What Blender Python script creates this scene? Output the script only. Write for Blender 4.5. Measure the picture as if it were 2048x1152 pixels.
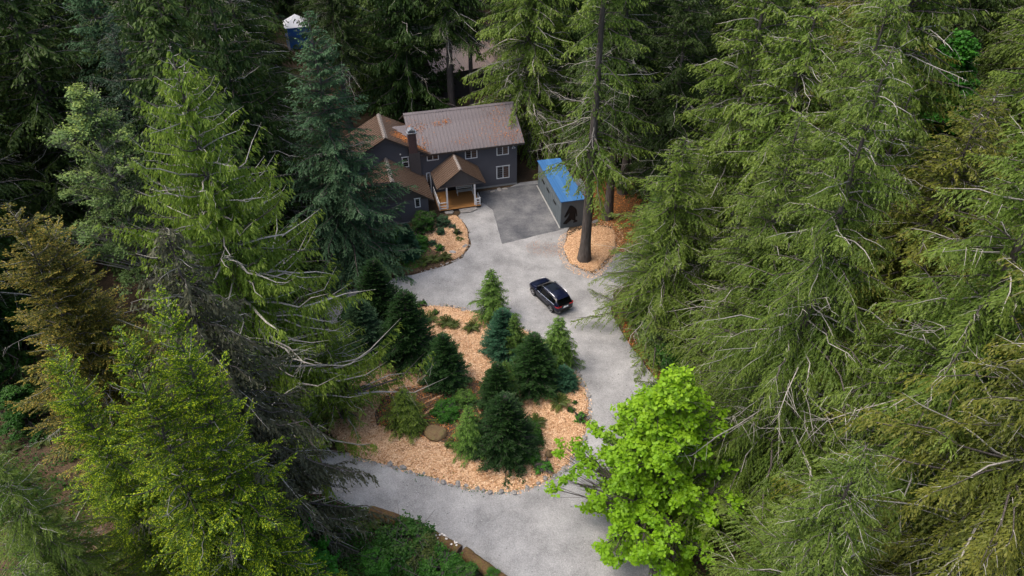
import bpy, bmesh, math, random
import numpy as np
from mathutils import Vector, Matrix

# ---------------------------------------------------------------- scene, camera, light
for o in list(bpy.data.objects): bpy.data.objects.remove(o)
scene = bpy.context.scene
C = scene.collection
R_ = math.radians
CAM_H, CAM_P, CAM_F = 42.0, R_(37.5), 1440.0          # height, pitch below horizon, focal length for a 2048 px wide frame
cam_data = bpy.data.cameras.new('camera')
cam = bpy.data.objects.new('camera', cam_data); C.objects.link(cam)
cam.location = (0, 0, CAM_H); cam.rotation_euler = (math.pi/2 - CAM_P, 0, 0)
cam_data.sensor_width = 36; cam_data.lens = 36*CAM_F/2048
cam_data.clip_end = 2000; scene.camera = cam

SUN_EL, SUN_AZ = R_(62), R_(-98)                      # azimuth measured from +Y towards +X: light comes from the upper left
world = bpy.data.worlds.new('World'); scene.world = world; world.use_nodes = True
wn = world.node_tree.nodes; wl = world.node_tree.links
sky = wn.new('ShaderNodeTexSky'); sky.sky_type = 'NISHITA'; sky.sun_disc = False
sky.sun_elevation = SUN_EL; sky.sun_rotation = SUN_AZ; sky.air_density = 1.0; sky.dust_density = 5.0; sky.ozone_density = 0.8
wl.new(sky.outputs[0], wn['Background'].inputs[0]); wn['Background'].inputs[1].default_value = 0.15
sun_d = bpy.data.lights.new('sun', 'SUN'); sun_d.energy = 0.9; sun_d.angle = R_(40); sun_d.color = (1, .95, .87)
sun = bpy.data.objects.new('sun', sun_d); C.objects.link(sun)
sd = Vector((math.sin(SUN_AZ)*math.cos(SUN_EL), math.cos(SUN_AZ)*math.cos(SUN_EL), math.sin(SUN_EL)))
sun.rotation_euler = sd.to_track_quat('Z', 'Y').to_euler(); sun.location = (-60, 30, 90)
vs = scene.view_settings
vs.view_transform = 'Standard'; vs.look = 'None'; vs.gamma = 1; vs.exposure = 1.05; vs.use_curve_mapping = False

rng = np.random.default_rng(11); random.seed(11)

def at(px, py, z=0.0):
    """world point at height z that stands under a pixel of the 2048x1152 survey picture"""
    u = (px-1024)/CAM_F; v = -(py-576)/CAM_F
    c, s = math.cos(CAM_P), math.sin(CAM_P)
    d = (u, c+v*s, -s+v*c); t = (z-CAM_H)/d[2]
    return (d[0]*t, d[1]*t, z)

# ---------------------------------------------------------------- object helpers
def link(o, parent=None):
    C.objects.link(o)
    if parent: o.parent = parent
    return o
def tag(o, label, cat, group=None):
    o['label'] = label; o['category'] = cat
    if group: o['group'] = group
    return o
def kind(o, k): o['kind'] = k; return o
def empty(name, loc=(0, 0, 0), rz=0.0, s=1.0):
    o = bpy.data.objects.new(name, None); o.empty_display_size = .3
    o.location = loc; o.rotation_euler = (0, 0, rz); o.scale = (s, s, s)
    return link(o)
def mesh_obj(name, me, parent=None, loc=None, rot=None, scale=None):
    o = bpy.data.objects.new(name, me)
    if loc is not None: o.location = loc
    if rot is not None: o.rotation_euler = rot
    if scale is not None: o.scale = scale
    return link(o, parent)
def copy_tree(o, parent=None):
    c = o.copy(); C.objects.link(c); c.parent = parent
    for ch in list(o.children): copy_tree(ch, c)
    return c

class MB:
    """collects polygons, builds one mesh"""
    def __init__(s): s.v = []; s.f = []; s.m = []
    def poly(s, pts, m=0):
        i = len(s.v); s.v += [tuple(p) for p in pts]; s.f.append(tuple(range(i, i+len(pts)))); s.m.append(m)
    def box(s, x0, x1, y0, y1, z0, z1, m=0, M=None):
        P = [(x, y, z) for z in (z0, z1) for y in (y0, y1) for x in (x0, x1)]
        if M is not None: P = [tuple(M @ Vector(p)) for p in P]
        i = len(s.v); s.v += P
        for q in ((0, 2, 3, 1), (4, 5, 7, 6), (0, 1, 5, 4), (2, 6, 7, 3), (0, 4, 6, 2), (1, 3, 7, 5)):
            s.f.append(tuple(i+k for k in q)); s.m.append(m)
    def prism(s, pts, off, m=0):
        """extrude a planar polygon by vector off"""
        n = len(pts); i = len(s.v); off = Vector(off)
        s.v += [tuple(p) for p in pts] + [tuple(Vector(p)+off) for p in pts]
        s.f.append(tuple(range(i+n-1, i-1, -1))); s.f.append(tuple(range(i+n, i+2*n))); s.m += [m, m]
        for k in range(n):
            l = (k+1) % n; s.f.append((i+k, i+l, i+n+l, i+n+k)); s.m.append(m)
    def tube(s, pts, rad, n=8, m=0, cap=True):
        pts = [Vector(p) for p in pts]
        if not hasattr(rad, '__len__'): rad = [rad]*len(pts)
        i = len(s.v)
        for k, p in enumerate(pts):
            d = (pts[min(k+1, len(pts)-1)]-pts[max(k-1, 0)]).normalized()
            a = d.orthogonal().normalized() if abs(d.z) < .9 else d.cross(Vector((0, 1, 0))).normalized()
            if abs(d.z) < .9: a = d.cross(Vector((0, 0, 1))).normalized()
            b = d.cross(a)
            for j in range(n):
                t = 2*math.pi*j/n; s.v.append(tuple(p+(a*math.cos(t)+b*math.sin(t))*rad[k]))
        for k in range(len(pts)-1):
            for j in range(n):
                l = (j+1) % n
                s.f.append((i+k*n+j, i+k*n+l, i+(k+1)*n+l, i+(k+1)*n+j)); s.m.append(m)
        if cap:
            s.f.append(tuple(i+j for j in range(n))); s.m.append(m)
            s.f.append(tuple(i+(len(pts)-1)*n+j for j in reversed(range(n)))); s.m.append(m)
    def mesh(s, name, mats, smooth=False, bevel=0.0):
        me = bpy.data.meshes.new(name); me.from_pydata(s.v, [], s.f)
        if not isinstance(mats, (list, tuple)): mats = [mats]
        for x in mats: me.materials.append(x)
        me.polygons.foreach_set('material_index', s.m)
        bm = bmesh.new(); bm.from_mesh(me)
        bmesh.ops.recalc_face_normals(bm, faces=bm.faces)
        if bevel: bmesh.ops.bevel(bm, geom=bm.edges[:], offset=bevel, segments=1, affect='EDGES')
        bm.to_mesh(me); bm.free()
        if smooth: me.polygons.foreach_set('use_smooth', [True]*len(me.polygons))
        me.update(); return me
    def build(s, name, mats, parent=None, smooth=False, bevel=0.0, **k):
        return mesh_obj(name, s.mesh(name, mats, smooth, bevel), parent, **k)

# ---------------------------------------------------------------- materials
def new_mat(name):
    m = bpy.data.materials.new(name); m.use_nodes = True
    return m, m.node_tree.nodes, m.node_tree.links, m.node_tree.nodes['Principled BSDF']
def plain(name, col, rough=.6, metal=0.0, noise=.12, scale=6.0, bump=0.0, spec=.3, coat=0.0, bscale=None):
    m, n, l, b = new_mat(name)
    tc = n.new('ShaderNodeTexCoord'); nz = n.new('ShaderNodeTexNoise'); nz.inputs['Scale'].default_value = scale; nz.inputs['Detail'].default_value = 5
    l.new(tc.outputs['Object'], nz.inputs['Vector'])
    mx = n.new('ShaderNodeMix'); mx.data_type = 'RGBA'
    mx.inputs[6].default_value = (*[c*(1-noise) for c in col], 1); mx.inputs[7].default_value = (*[min(1, c*(1+noise)) for c in col], 1)
    l.new(nz.outputs['Fac'], mx.inputs[0]); l.new(mx.outputs[2], b.inputs['Base Color'])
    b.inputs['Roughness'].default_value = rough; b.inputs['Metallic'].default_value = metal; b.inputs['Specular IOR Level'].default_value = spec
    b.inputs['Coat Weight'].default_value = coat
    if bump:
        nb = n.new('ShaderNodeTexNoise'); nb.inputs['Scale'].default_value = bscale or scale*6; nb.inputs['Detail'].default_value = 4
        l.new(tc.outputs['Object'], nb.inputs['Vector'])
        bp = n.new('ShaderNodeBump'); bp.inputs['Strength'].default_value = bump; bp.inputs['Distance'].default_value = .05
        l.new(nb.outputs['Fac'], bp.inputs['Height']); l.new(bp.outputs[0], b.inputs['Normal'])
    return m
def ramp_mat(name, stops, scale, detail=8, rough=.9, bump=.5, dist=.05, scale2=None, amt=.5, coords='Object', vor=0):
    """stops: [(pos, colour)], first noise drives the colour, second finer noise modulates and bumps"""
    m, n, l, b = new_mat(name)
    tc = n.new('ShaderNodeTexCoord')
    a = n.new('ShaderNodeTexNoise'); a.inputs['Scale'].default_value = scale; a.inputs['Detail'].default_value = detail; a.inputs['Roughness'].default_value = .6
    f = n.new('ShaderNodeTexNoise'); f.inputs['Scale'].default_value = scale2 or scale*20; f.inputs['Detail'].default_value = 3
    l.new(tc.outputs[coords], a.inputs['Vector']); l.new(tc.outputs[coords], f.inputs['Vector'])
    fo = f.outputs['Fac']
    if vor:
        f = n.new('ShaderNodeTexVoronoi'); f.inputs['Scale'].default_value = vor; l.new(tc.outputs[coords], f.inputs['Vector'])
        sp = n.new('ShaderNodeSeparateColor'); l.new(f.outputs['Color'], sp.inputs[0]); fo = sp.outputs[0]
    mx = n.new('ShaderNodeMix'); mx.inputs[0].default_value = amt
    l.new(a.outputs['Fac'], mx.inputs[2]); l.new(fo, mx.inputs[3])
    cr = n.new('ShaderNodeValToRGB'); e = cr.color_ramp.elements
    while len(e) < len(stops): e.new(.5)
    for k, (p, c) in enumerate(stops): e[k].position = p; e[k].color = (*c, 1)
    l.new(mx.outputs[0], cr.inputs[0]); l.new(cr.outputs[0], b.inputs['Base Color'])
    b.inputs['Roughness'].default_value = rough; b.inputs['Specular IOR Level'].default_value = .2
    if bump:
        bp = n.new('ShaderNodeBump'); bp.inputs['Strength'].default_value = bump; bp.inputs['Distance'].default_value = dist
        l.new(fo if not vor else f.outputs['Distance'], bp.inputs['Height']); l.new(bp.outputs[0], b.inputs['Normal'])
    return m
def leaf_mat(name, dark, light, tip=None, trans=.3, tipamt=1.0, rnd=.25):
    m, n, l, b = new_mat(name); n.remove(b); out = n['Material Output']
    av = n.new('ShaderNodeAttribute'); av.attribute_name = 'var'
    at_ = n.new('ShaderNodeAttribute'); at_.attribute_name = 'tip'
    mx = n.new('ShaderNodeMix'); mx.data_type = 'RGBA'; mx.inputs[6].default_value = (*dark, 1); mx.inputs[7].default_value = (*light, 1)
    l.new(av.outputs['Fac'], mx.inputs[0])
    mt = n.new('ShaderNodeMix'); mt.data_type = 'RGBA'; mt.inputs[7].default_value = (*(tip or light), 1)
    ml = n.new('ShaderNodeMath'); ml.operation = 'MULTIPLY'; ml.inputs[1].default_value = tipamt
    l.new(at_.outputs['Fac'], ml.inputs[0]); l.new(ml.outputs[0], mt.inputs[0]); l.new(mx.outputs[2], mt.inputs[6])
    oi = n.new('ShaderNodeObjectInfo'); mr = n.new('ShaderNodeMapRange'); mr.inputs[3].default_value = 1-rnd; mr.inputs[4].default_value = 1+rnd
    l.new(oi.outputs['Random'], mr.inputs[0])
    hs = n.new('ShaderNodeHueSaturation'); l.new(mt.outputs[2], hs.inputs['Color']); l.new(mr.outputs[0], hs.inputs['Value'])
    d = n.new('ShaderNodeBsdfDiffuse'); t = n.new('ShaderNodeBsdfTranslucent'); g = n.new('ShaderNodeBsdfGlossy'); g.inputs['Roughness'].default_value = .5
    l.new(hs.outputs[0], d.inputs[0]); l.new(hs.outputs[0], t.inputs[0])
    ms = n.new('ShaderNodeMixShader'); ms.inputs[0].default_value = trans; l.new(d.outputs[0], ms.inputs[1]); l.new(t.outputs[0], ms.inputs[2])
    ms2 = n.new('ShaderNodeMixShader'); ms2.inputs[0].default_value = .015; l.new(ms.outputs[0], ms2.inputs[1]); l.new(g.outputs[0], ms2.inputs[2])
    l.new(ms2.outputs[0], out.inputs[0])
    return m

def stretched(m, s):
    """stretch a material's object-space pattern along z"""
    n, l = m.node_tree.nodes, m.node_tree.links
    tc = next(x for x in n if x.type == 'TEX_COORD'); mp = n.new('ShaderNodeMapping'); mp.inputs['Scale'].default_value = s
    for k in list(l):
        if k.from_node == tc: so = k.to_socket; l.remove(k); l.new(mp.outputs[0], so)
    l.new(tc.outputs['Object'], mp.inputs[0]); return m
BARK = ramp_mat('bark_grey_brown', [(.3, (.05, .042, .036)), (.55, (.11, .095, .085)), (.75, (.2, .18, .165))], 3.0, bump=1.0, dist=.12, scale2=11, amt=.55)
stretched(BARK, (1, 1, .13))
BARK_PALE = ramp_mat('bark_pale', [(.3, (.13, .12, .1)), (.6, (.3, .28, .25)), (.8, (.42, .4, .36))], 3, bump=.4, scale2=18)
TWIG = ramp_mat('twig_lichen_grey', [(.3, (.2, .18, .15)), (.55, (.4, .375, .33)), (.8, (.58, .55, .5))], 3, bump=0, scale2=8)
LM = dict(
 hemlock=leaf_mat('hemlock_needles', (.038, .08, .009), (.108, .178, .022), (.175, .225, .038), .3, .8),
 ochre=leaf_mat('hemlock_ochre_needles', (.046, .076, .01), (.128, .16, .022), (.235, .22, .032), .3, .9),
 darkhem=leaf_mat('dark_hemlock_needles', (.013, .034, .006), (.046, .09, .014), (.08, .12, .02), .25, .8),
 cedar=leaf_mat('cedar_fronds', (.066, .142, .013), (.17, .265, .032), (.25, .31, .052), .35, .8),
 darkcedar=leaf_mat('dark_cedar_fronds', (.012, .036, .007), (.042, .086, .015), (.07, .12, .024), .3, .7),
 spruce=leaf_mat('spruce_needles', (.022, .06, .026), (.065, .135, .06), (.1, .18, .08), .2, .7),
 bluespruce=leaf_mat('blue_spruce_needles', (.022, .05, .028), (.055, .105, .06), (.08, .13, .075), .2, .7),
 lime=leaf_mat('fir_lime_tips', (.042, .1, .007), (.125, .22, .014), (.46, .56, .02), .3, 1.0),
 gold=leaf_mat('fir_golden_tips', (.05, .075, .014), (.16, .155, .03), (.36, .27, .045), .3, 1.0),
 grey=leaf_mat('fading_spruce_needles', (.05, .056, .03), (.11, .115, .062), (.15, .15, .085), .2, .7),
 youngfir=leaf_mat('young_fir_needles', (.006, .026, .008), (.02, .056, .016), (.04, .09, .018), .15, .8),
 youngblue=leaf_mat('young_spruce_needles', (.009, .04, .02), (.025, .078, .038), (.05, .125, .065), .15, .8),
 younghem=leaf_mat('young_hemlock_needles', (.045, .125, .015), (.11, .22, .034), (.2, .33, .06), .35, .9),
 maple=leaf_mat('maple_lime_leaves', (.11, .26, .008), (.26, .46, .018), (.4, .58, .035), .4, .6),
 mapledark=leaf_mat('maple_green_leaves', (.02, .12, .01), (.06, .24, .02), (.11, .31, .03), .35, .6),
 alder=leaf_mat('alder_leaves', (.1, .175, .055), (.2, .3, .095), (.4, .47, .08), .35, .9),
 shrub=leaf_mat('shrub_leaves', (.012, .06, .006), (.045, .13, .016), (.09, .18, .024), .3, .7),
 fern=leaf_mat('fern_fronds', (.025, .045, .01), (.07, .1, .02), (.12, .14, .03), .3, .7),
 herb=leaf_mat('herb_leaves', (.02, .1, .008), (.06, .2, .018), (.11, .27, .03), .35, .7),
)

# ---------------------------------------------------------------- vegetation meshes (numpy)
def nrm(a): return a/np.maximum(np.linalg.norm(a, axis=-1, keepdims=True), 1e-9)
def quad_mesh(name, V, var, tip, mat):
    """V (n,4,3): one mesh of n loose quads with face attributes var and tip"""
    n = len(V); me = bpy.data.meshes.new(name)
    me.vertices.add(n*4); me.vertices.foreach_set('co', V.reshape(-1).astype(np.float32))
    me.loops.add(n*4); me.loops.foreach_set('vertex_index', np.arange(n*4, dtype=np.int32))
    me.polygons.add(n); me.polygons.foreach_set('loop_start', np.arange(0, n*4, 4, dtype=np.int32)); me.polygons.foreach_set('loop_total', np.full(n, 4, dtype=np.int32))
    for nm, a in (('var', var), ('tip', tip)):
        t = me.attributes.new(nm, 'FLOAT', 'FACE'); t.data.foreach_set('value', np.clip(a, 0, 1).astype(np.float32))
    me.materials.append(mat); me.update(calc_edges=True); return me
def tube_arrays(paths, radii, n=3):
    """paths (m,k,3), radii (m,k) -> verts, quads"""
    m, k, _ = paths.shape
    d = np.gradient(paths, axis=1); d = nrm(d)
    up = np.zeros_like(d); up[..., 2] = 1; flat = np.abs(d[..., 2]) > .95; up[flat] = (1, 0, 0)
    a = nrm(np.cross(d, up)); b = np.cross(d, a)
    th = np.arange(n)*2*np.pi/n
    V = paths[:, :, None, :]+radii[:, :, None, None]*(a[:, :, None, :]*np.cos(th)[None, None, :, None]+b[:, :, None, :]*np.sin(th)[None, None, :, None])
    idx = np.arange(m*k*n).reshape(m, k, n)
    q = np.stack([idx[:, :-1, :], np.roll(idx[:, :-1, :], -1, 2), np.roll(idx[:, 1:, :], -1, 2), idx[:, 1:, :]], -1).reshape(-1, 4)
    return V.reshape(-1, 3), q
def polys_mesh(name, groups, mats):
    """groups: list of (verts, quads, material index), smooth shaded"""
    vs_, fs, ms = [], [], []; o = 0
    for v, q, mi in groups:
        vs_.append(v); fs.append(q+o); ms.append(np.full(len(q), mi)); o += len(v)
    V = np.concatenate(vs_); Q = np.concatenate(fs); M = np.concatenate(ms).astype(np.int32); n = len(Q)
    me = bpy.data.meshes.new(name)
    me.vertices.add(len(V)); me.vertices.foreach_set('co', V.reshape(-1).astype(np.float32))
    me.loops.add(n*4); me.loops.foreach_set('vertex_index', Q.reshape(-1).astype(np.int32))
    me.polygons.add(n); me.polygons.foreach_set('loop_start', np.arange(0, n*4, 4, dtype=np.int32)); me.polygons.foreach_set('loop_total', np.full(n, 4, dtype=np.int32))
    for m in mats: me.materials.append(m)
    me.polygons.foreach_set('material_index', M); me.polygons.foreach_set('use_smooth', np.ones(n, dtype=bool))
    me.update(calc_edges=True); return me
def trunk_arrays(h, r, lean=.25, flare=1.5, n=10, seg=18, seed=0):
    rg = np.random.default_rng(seed)
    t = np.linspace(0, 1, seg)
    z = t*h-.1
    wob = np.cumsum(rg.normal(0, lean/seg*1.5, (seg, 2)), 0); wob[0] = 0
    p = np.zeros((1, seg, 3)); p[0, :, :2] = wob; p[0, :, 2] = z
    rad = r*(1-t)**.85+.012; rad[0] *= flare; rad[1] *= 1+(flare-1)*.15
    return p, rad[None]

def conifer(name, h, R, n, z0=.12, elev=(5, 25), droop=.35, up=.0, dens=6.0, width=.32, phi=55, hang=.25, bhang=.15, bl=.24, bw=.075, bd=11.0,
            power=.85, dead=.1, deadz=.45, r=None, t0=.12, leanx=.3, jit=.25, tipz=.35, seed=1, twig=.3, bulge=1.0, bare=.0, axis_r=.011, cluster=0, topden=1.0, pale=.12, dots=0):
    """a conifer: trunk+limb mesh data and foliage quads. elev: branch angle at (base, top) in degrees."""
    rg = np.random.default_rng(seed)
    tp, tr = trunk_arrays(h, r or h*.0135, leanx, seed=seed)
    f = np.sort(rg.random(n)**topden)                                     # 0 crown base .. 1 top
    if cluster: f = np.clip(np.round(f*cluster)/cluster+rg.normal(0, .18/cluster, n), 0, 1)
    z = h*(z0+(1-z0)*f*.985)
    az = np.arange(n)*2.39996+rg.normal(0, .35, n)
    prof = np.minimum(1, (1-f)*bulge)**power
    L = (R*prof+.25)*(1+rg.normal(0, jit, n)).clip(.45, 1.5)
    e = np.radians(elev[0]+(elev[1]-elev[0])*f+rg.normal(0, 6, n))
    dr = droop*(1+rg.normal(0, .25, n)); upc = up*(1+rg.normal(0, .3, n))
    tz = tp[0, :, 2]; bx = np.interp(z, tz, tp[0, :, 0]); by = np.interp(z, tz, tp[0, :, 1])
    base = np.stack([bx, by, z], 1)
    rad = np.stack([np.cos(az), np.sin(az), np.zeros(n)], 1); side = np.stack([-np.sin(az), np.cos(az), np.zeros(n)], 1)
    bend = rg.normal(0, .12, n)
    def P(i, t):
        x = L[i]*t*np.cos(e[i]); y = L[i]*(t*np.sin(e[i])-dr[i]*t**2+upc[i]*t**3.2); s = L[i]*bend[i]*t**2
        o = base[i]+rad[i]*x[..., None]+side[i]*s[..., None]; o[..., 2] += y; return o
    def T(i, t):
        x = np.cos(e[i]); y = np.sin(e[i])-2*dr[i]*t+3.2*upc[i]*t**2.2; s = 2*bend[i]*t
        o = rad[i]*x[..., None]+side[i]*s[..., None]; o[..., 2] += y; return nrm(o)
    isdead = (rg.random(n) < dead*np.where(f < deadz, 1.6, .35)); isdead |= (f < bare)
    # limbs
    k = 6; tt = np.linspace(0, 1, k); ii = np.repeat(np.arange(n)[:, None], k, 1)
    paths = P(ii, np.repeat(tt[None], n, 0)); rr = ((L[:, None]*axis_r+.008)*(1-tt[None])**.7+.006)*np.where(isdead, .75, 1.0)[:, None]
    paths[:, 1:] += rg.normal(0, 1, (n, k-1, 3))*(L*.022)[:, None, None]
    pl = isdead | (rg.random(n) < pale)
    groups = [(*tube_arrays(tp, tr, 12), 0), (*tube_arrays(paths[~pl], rr[~pl], 3), 0)]
    if pl.any(): groups.append((*tube_arrays(paths[pl], rr[pl], 3), 1))
    # branchlets
    live = np.where(~isdead)[0]
    nb = np.maximum(4, (L[live]*dens).astype(int)); bi = np.repeat(live, nb)
    loc = np.concatenate([(np.arange(c)+rg.random(c))/c for c in nb])
    t = t0+(1-t0)*loc; sg = np.where(rg.random(len(t)) < .5, -1., 1.)
    Lb = (width*(L[bi]**.85)*(1-t*.88)**.8*(.35+.65*np.minimum(1, t*3.0))+.12)*(1+rg.normal(0, .25, len(t))).clip(.4, 1.6)
    ph = np.radians(phi*(1-.45*t)+rg.normal(0, 10, len(t)))
    Tt = T(bi, t); Ss = side[bi]; nn = nrm(np.cross(Tt, Ss)); nn *= np.sign(nn[:, 2:3]+1e-6)
    d = Tt*np.cos(ph)[:, None]+Ss*(sg*np.sin(ph))[:, None]
    d[:, 2] -= hang*(.6+.8*rg.random(len(t))); d = nrm(d)
    B0 = P(bi, t); bvar = rg.random(len(t))
    # bare twigs along some branchlets (grey, dead)
    dnb = np.maximum(3, (L[isdead]*2.4).astype(int)); di = np.repeat(np.where(isdead)[0], dnb)
    if len(di):
        dt = .2+.8*rg.random(len(di)); ds = np.where(rg.random(len(di)) < .5, -1., 1.)
        dd = T(di, dt)*.6+side[di]*ds[:, None]*.8; dd[:, 2] -= .3*rg.random(len(di))-.05; dd = nrm(dd+rg.normal(0, .35, dd.shape))
        DL = (.25*L[di]*(1-.7*dt)+.1)*(.5+rg.random(len(di)))
        s3 = np.linspace(0, 1, 3); D0 = P(di, dt)
        dp = D0[:, None]+dd[:, None]*(DL[:, None]*s3)[..., None]; dp[..., 2] -= (DL[:, None]*.2*s3**2)
        groups.append((*tube_arrays(dp, np.repeat(np.array([[.014, .01, .004]]), len(di), 0), 3), 1))
    sel = rg.random(len(t)) < twig
    if sel.any():
        s3 = np.linspace(0, .8, 3)
        dp = B0[sel][:, None]+d[sel][:, None]*(Lb[sel][:, None]*s3)[..., None]; dp[..., 2] -= bhang*Lb[sel][:, None]*s3**2-.02
        groups.append((*tube_arrays(dp, np.repeat(np.array([[.013, .01, .005]]), sel.sum(), 0), 3), 1))
    # blades
    m = np.maximum(3, (Lb*bd).astype(int)); ci = np.repeat(np.arange(len(t)), m)
    s = np.concatenate([(np.arange(c)+rg.random(c))/c for c in m]); N = len(s)
    tau = np.where(rg.random(N) < .5, -1., 1.); ps = np.radians(38+rg.normal(0, 12, N))*(1-.5*s)
    dq = nrm(np.cross(d[ci], nn[ci])); db = d[ci]*np.cos(ps)[:, None]+dq*(tau*np.sin(ps))[:, None]
    db[:, 2] -= bhang*(.5+rg.random(N)); db = nrm(db+rg.normal(0, .12, (N, 3)))
    o = B0[ci]+d[ci]*(Lb[ci]*s)[:, None]; o[:, 2] -= bhang*Lb[ci]*s**2
    ln = bl*(.65+.7*rg.random(N))*(1-.3*s); w = bw*(.7+.6*rg.random(N))
    sv = nrm(np.cross(db, nn[ci]+rg.normal(0, .45, (N, 3))))*(w*.5)[:, None]
    V = np.stack([o, o+db*(ln*.45)[:, None]+sv, o+db*ln[:, None], o+db*(ln*.45)[:, None]-sv], 1)
    var = bvar[ci]*.6+.4*rg.random(N)
    tip = np.clip((t[ci]-tipz)/(1-tipz), 0, 1)*.6*(.3+rg.random(N))+.5*s*rg.random(N)
    if dots: tip = (rg.random(N) < dots*np.clip(t[ci]*1.5, .3, 1)*np.clip(s*1.6, .4, 1))*(.55+.45*rg.random(N))
    return polys_mesh(name+'_limbs', groups, [BARK, TWIG]), (V, var, tip)

def crown_pts_tree(name, h, clumps, nleaf, size, spread, r, bark, mat, seed=1, flat=.6, twigs=1, leafstretch=1.5):
    """broadleaf: clumps (k,4) = x,y,z,radius; limbs run from the trunk to each clump; leaves scatter round twigs"""
    rg = np.random.default_rng(seed); k = len(clumps)
    tp, tr = trunk_arrays(h*.92, r, .5, 1.4, seed=seed)
    groups = [(*tube_arrays(tp, tr, 9), 0)]
    zt = np.clip(clumps[:, 2]-.55*np.hypot(clumps[:, 0], clumps[:, 1])-.4, h*.12, h*.85)
    bx = np.interp(zt, tp[0, :, 2], tp[0, :, 0]); by = np.interp(zt, tp[0, :, 2], tp[0, :, 1])
    A = np.stack([bx, by, zt], 1); Bc = clumps[:, :3]; t = np.linspace(0, 1, 7)
    mid = (A+Bc)/2; mid[:, 2] += rg.normal(.1, .3, k); mid[:, :2] += rg.normal(0, .35, (k, 2))
    pth = A[:, None]*((1-t)**2)[None, :, None]+2*mid[:, None]*(t*(1-t))[None, :, None]+Bc[:, None]*(t**2)[None, :, None]
    ln = np.linalg.norm(Bc-A, axis=1)
    groups.append((*tube_arrays(pth, (ln[:, None]*.014+.012)*(1-t[None])**.8+.008, 4), 0))
    if twigs:
        j = np.repeat(np.arange(k), 7); e = Bc[j]+rg.normal(0, 1, (len(j), 3))*clumps[j, 3:4]*.8; q = pth[j, 4]
        s3 = np.linspace(0, 1, 3); tw = q[:, None]*(1-s3)[None, :, None]+e[:, None]*s3[None, :, None]
        groups.append((*tube_arrays(tw, np.repeat(np.array([[.018, .012, .005]]), len(j), 0), 3), 0))
    # sprigs: small groups of leaves
    wt = clumps[:, 3]**2; ns = nleaf//6; ci = rg.choice(k, ns, p=wt/wt.sum())
    off = nrm(rg.normal(0, 1, (ns, 3)))*(rg.random((ns, 1))**.45)*clumps[ci, 3:4]; off[:, 2] *= flat
    sp = Bc[ci]+off; li = np.repeat(np.arange(ns), 6); N = len(li)
    o = sp[li]+rg.normal(0, spread, (N, 3))*np.array([1, 1, .45])
    nr = nrm(np.array([0, 0, 1.])+rg.normal(0, .5, (N, 3))+nrm(off)[li]*.35)
    az = rg.random(N)*6.283; dv = nrm(np.cross(nr, np.stack([np.cos(az), np.sin(az), rg.normal(0, .3, N)], 1)))
    sv = np.cross(nr, dv); L = size*(.6+.8*rg.random(N)); W = L/leafstretch
    V = np.stack([o-dv*(L*.5)[:, None], o+sv*(W*.5)[:, None], o+dv*(L*.5)[:, None], o-sv*(W*.5)[:, None]], 1)
    cv = rg.random(k); var = .45*cv[ci][li]+.25*rg.random(ns)[li]+.3*rg.random(N)
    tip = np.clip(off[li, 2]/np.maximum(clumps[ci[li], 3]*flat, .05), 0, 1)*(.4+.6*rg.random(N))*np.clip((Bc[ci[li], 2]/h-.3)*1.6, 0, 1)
    return polys_mesh(name+'_limbs', groups, [bark]), (V, var, tip)

# ---------------------------------------------------------------- the ground, drive and beds
M_GROUND = ramp_mat('forest_floor', [(.3, (.022, .017, .011)), (.5, (.06, .042, .025)), (.62, (.11, .07, .04)), (.75, (.04, .055, .018))], .35, bump=.8, scale2=9, amt=.45, dist=.1)
M_GRAVEL = ramp_mat('gravel', [(.3, (.16, .16, .16)), (.5, (.262, .262, .26)), (.7, (.37, .368, .362))], .4, bump=.35, vor=20, amt=.2, dist=.02, detail=12)
M_SPUR = ramp_mat('dark_gravel', [(.22, (.11, .115, .125)), (.5, (.2, .205, .215)), (.78, (.31, .31, .32))], .3, bump=.5, vor=13, amt=.5, dist=.03)
M_PAD = ramp_mat('worn_concrete_pad', [(.32, (.05, .053, .06)), (.44, (.085, .088, .096)), (.56, (.14, .142, .146)), (.7, (.22, .218, .212))], .42, bump=.15, scale2=6, amt=.22, rough=.75)
M_MULCH = ramp_mat('mulch', [(.25, (.3, .155, .07)), (.5, (.56, .33, .175)), (.75, (.72, .5, .31))], .9, bump=1.0, vor=11, amt=.5, dist=.08)
M_DUFF = ramp_mat('needle_duff', [(.25, (.06, .028, .012)), (.5, (.15, .07, .028)), (.75, (.28, .14, .055))], .8, bump=.9, vor=14, amt=.5, dist=.06)
M_SOIL = ramp_mat('bed_soil', [(.25, (.05, .032, .02)), (.5, (.1, .065, .04)), (.75, (.17, .11, .06))], 1.5, bump=.9, vor=12, amt=.5, dist=.06)
M_STONE = ramp_mat('edging_stone', [(.25, (.12, .112, .105)), (.5, (.27, .255, .24)), (.75, (.45, .43, .4))], 2.5, bump=.6, scale2=16, amt=.4)
M_BOULDER = ramp_mat('mossy_boulder', [(.3, (.12, .07, .035)), (.5, (.2, .135, .07)), (.7, (.17, .16, .05))], 2.2, bump=.9, scale2=9, amt=.4)

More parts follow.
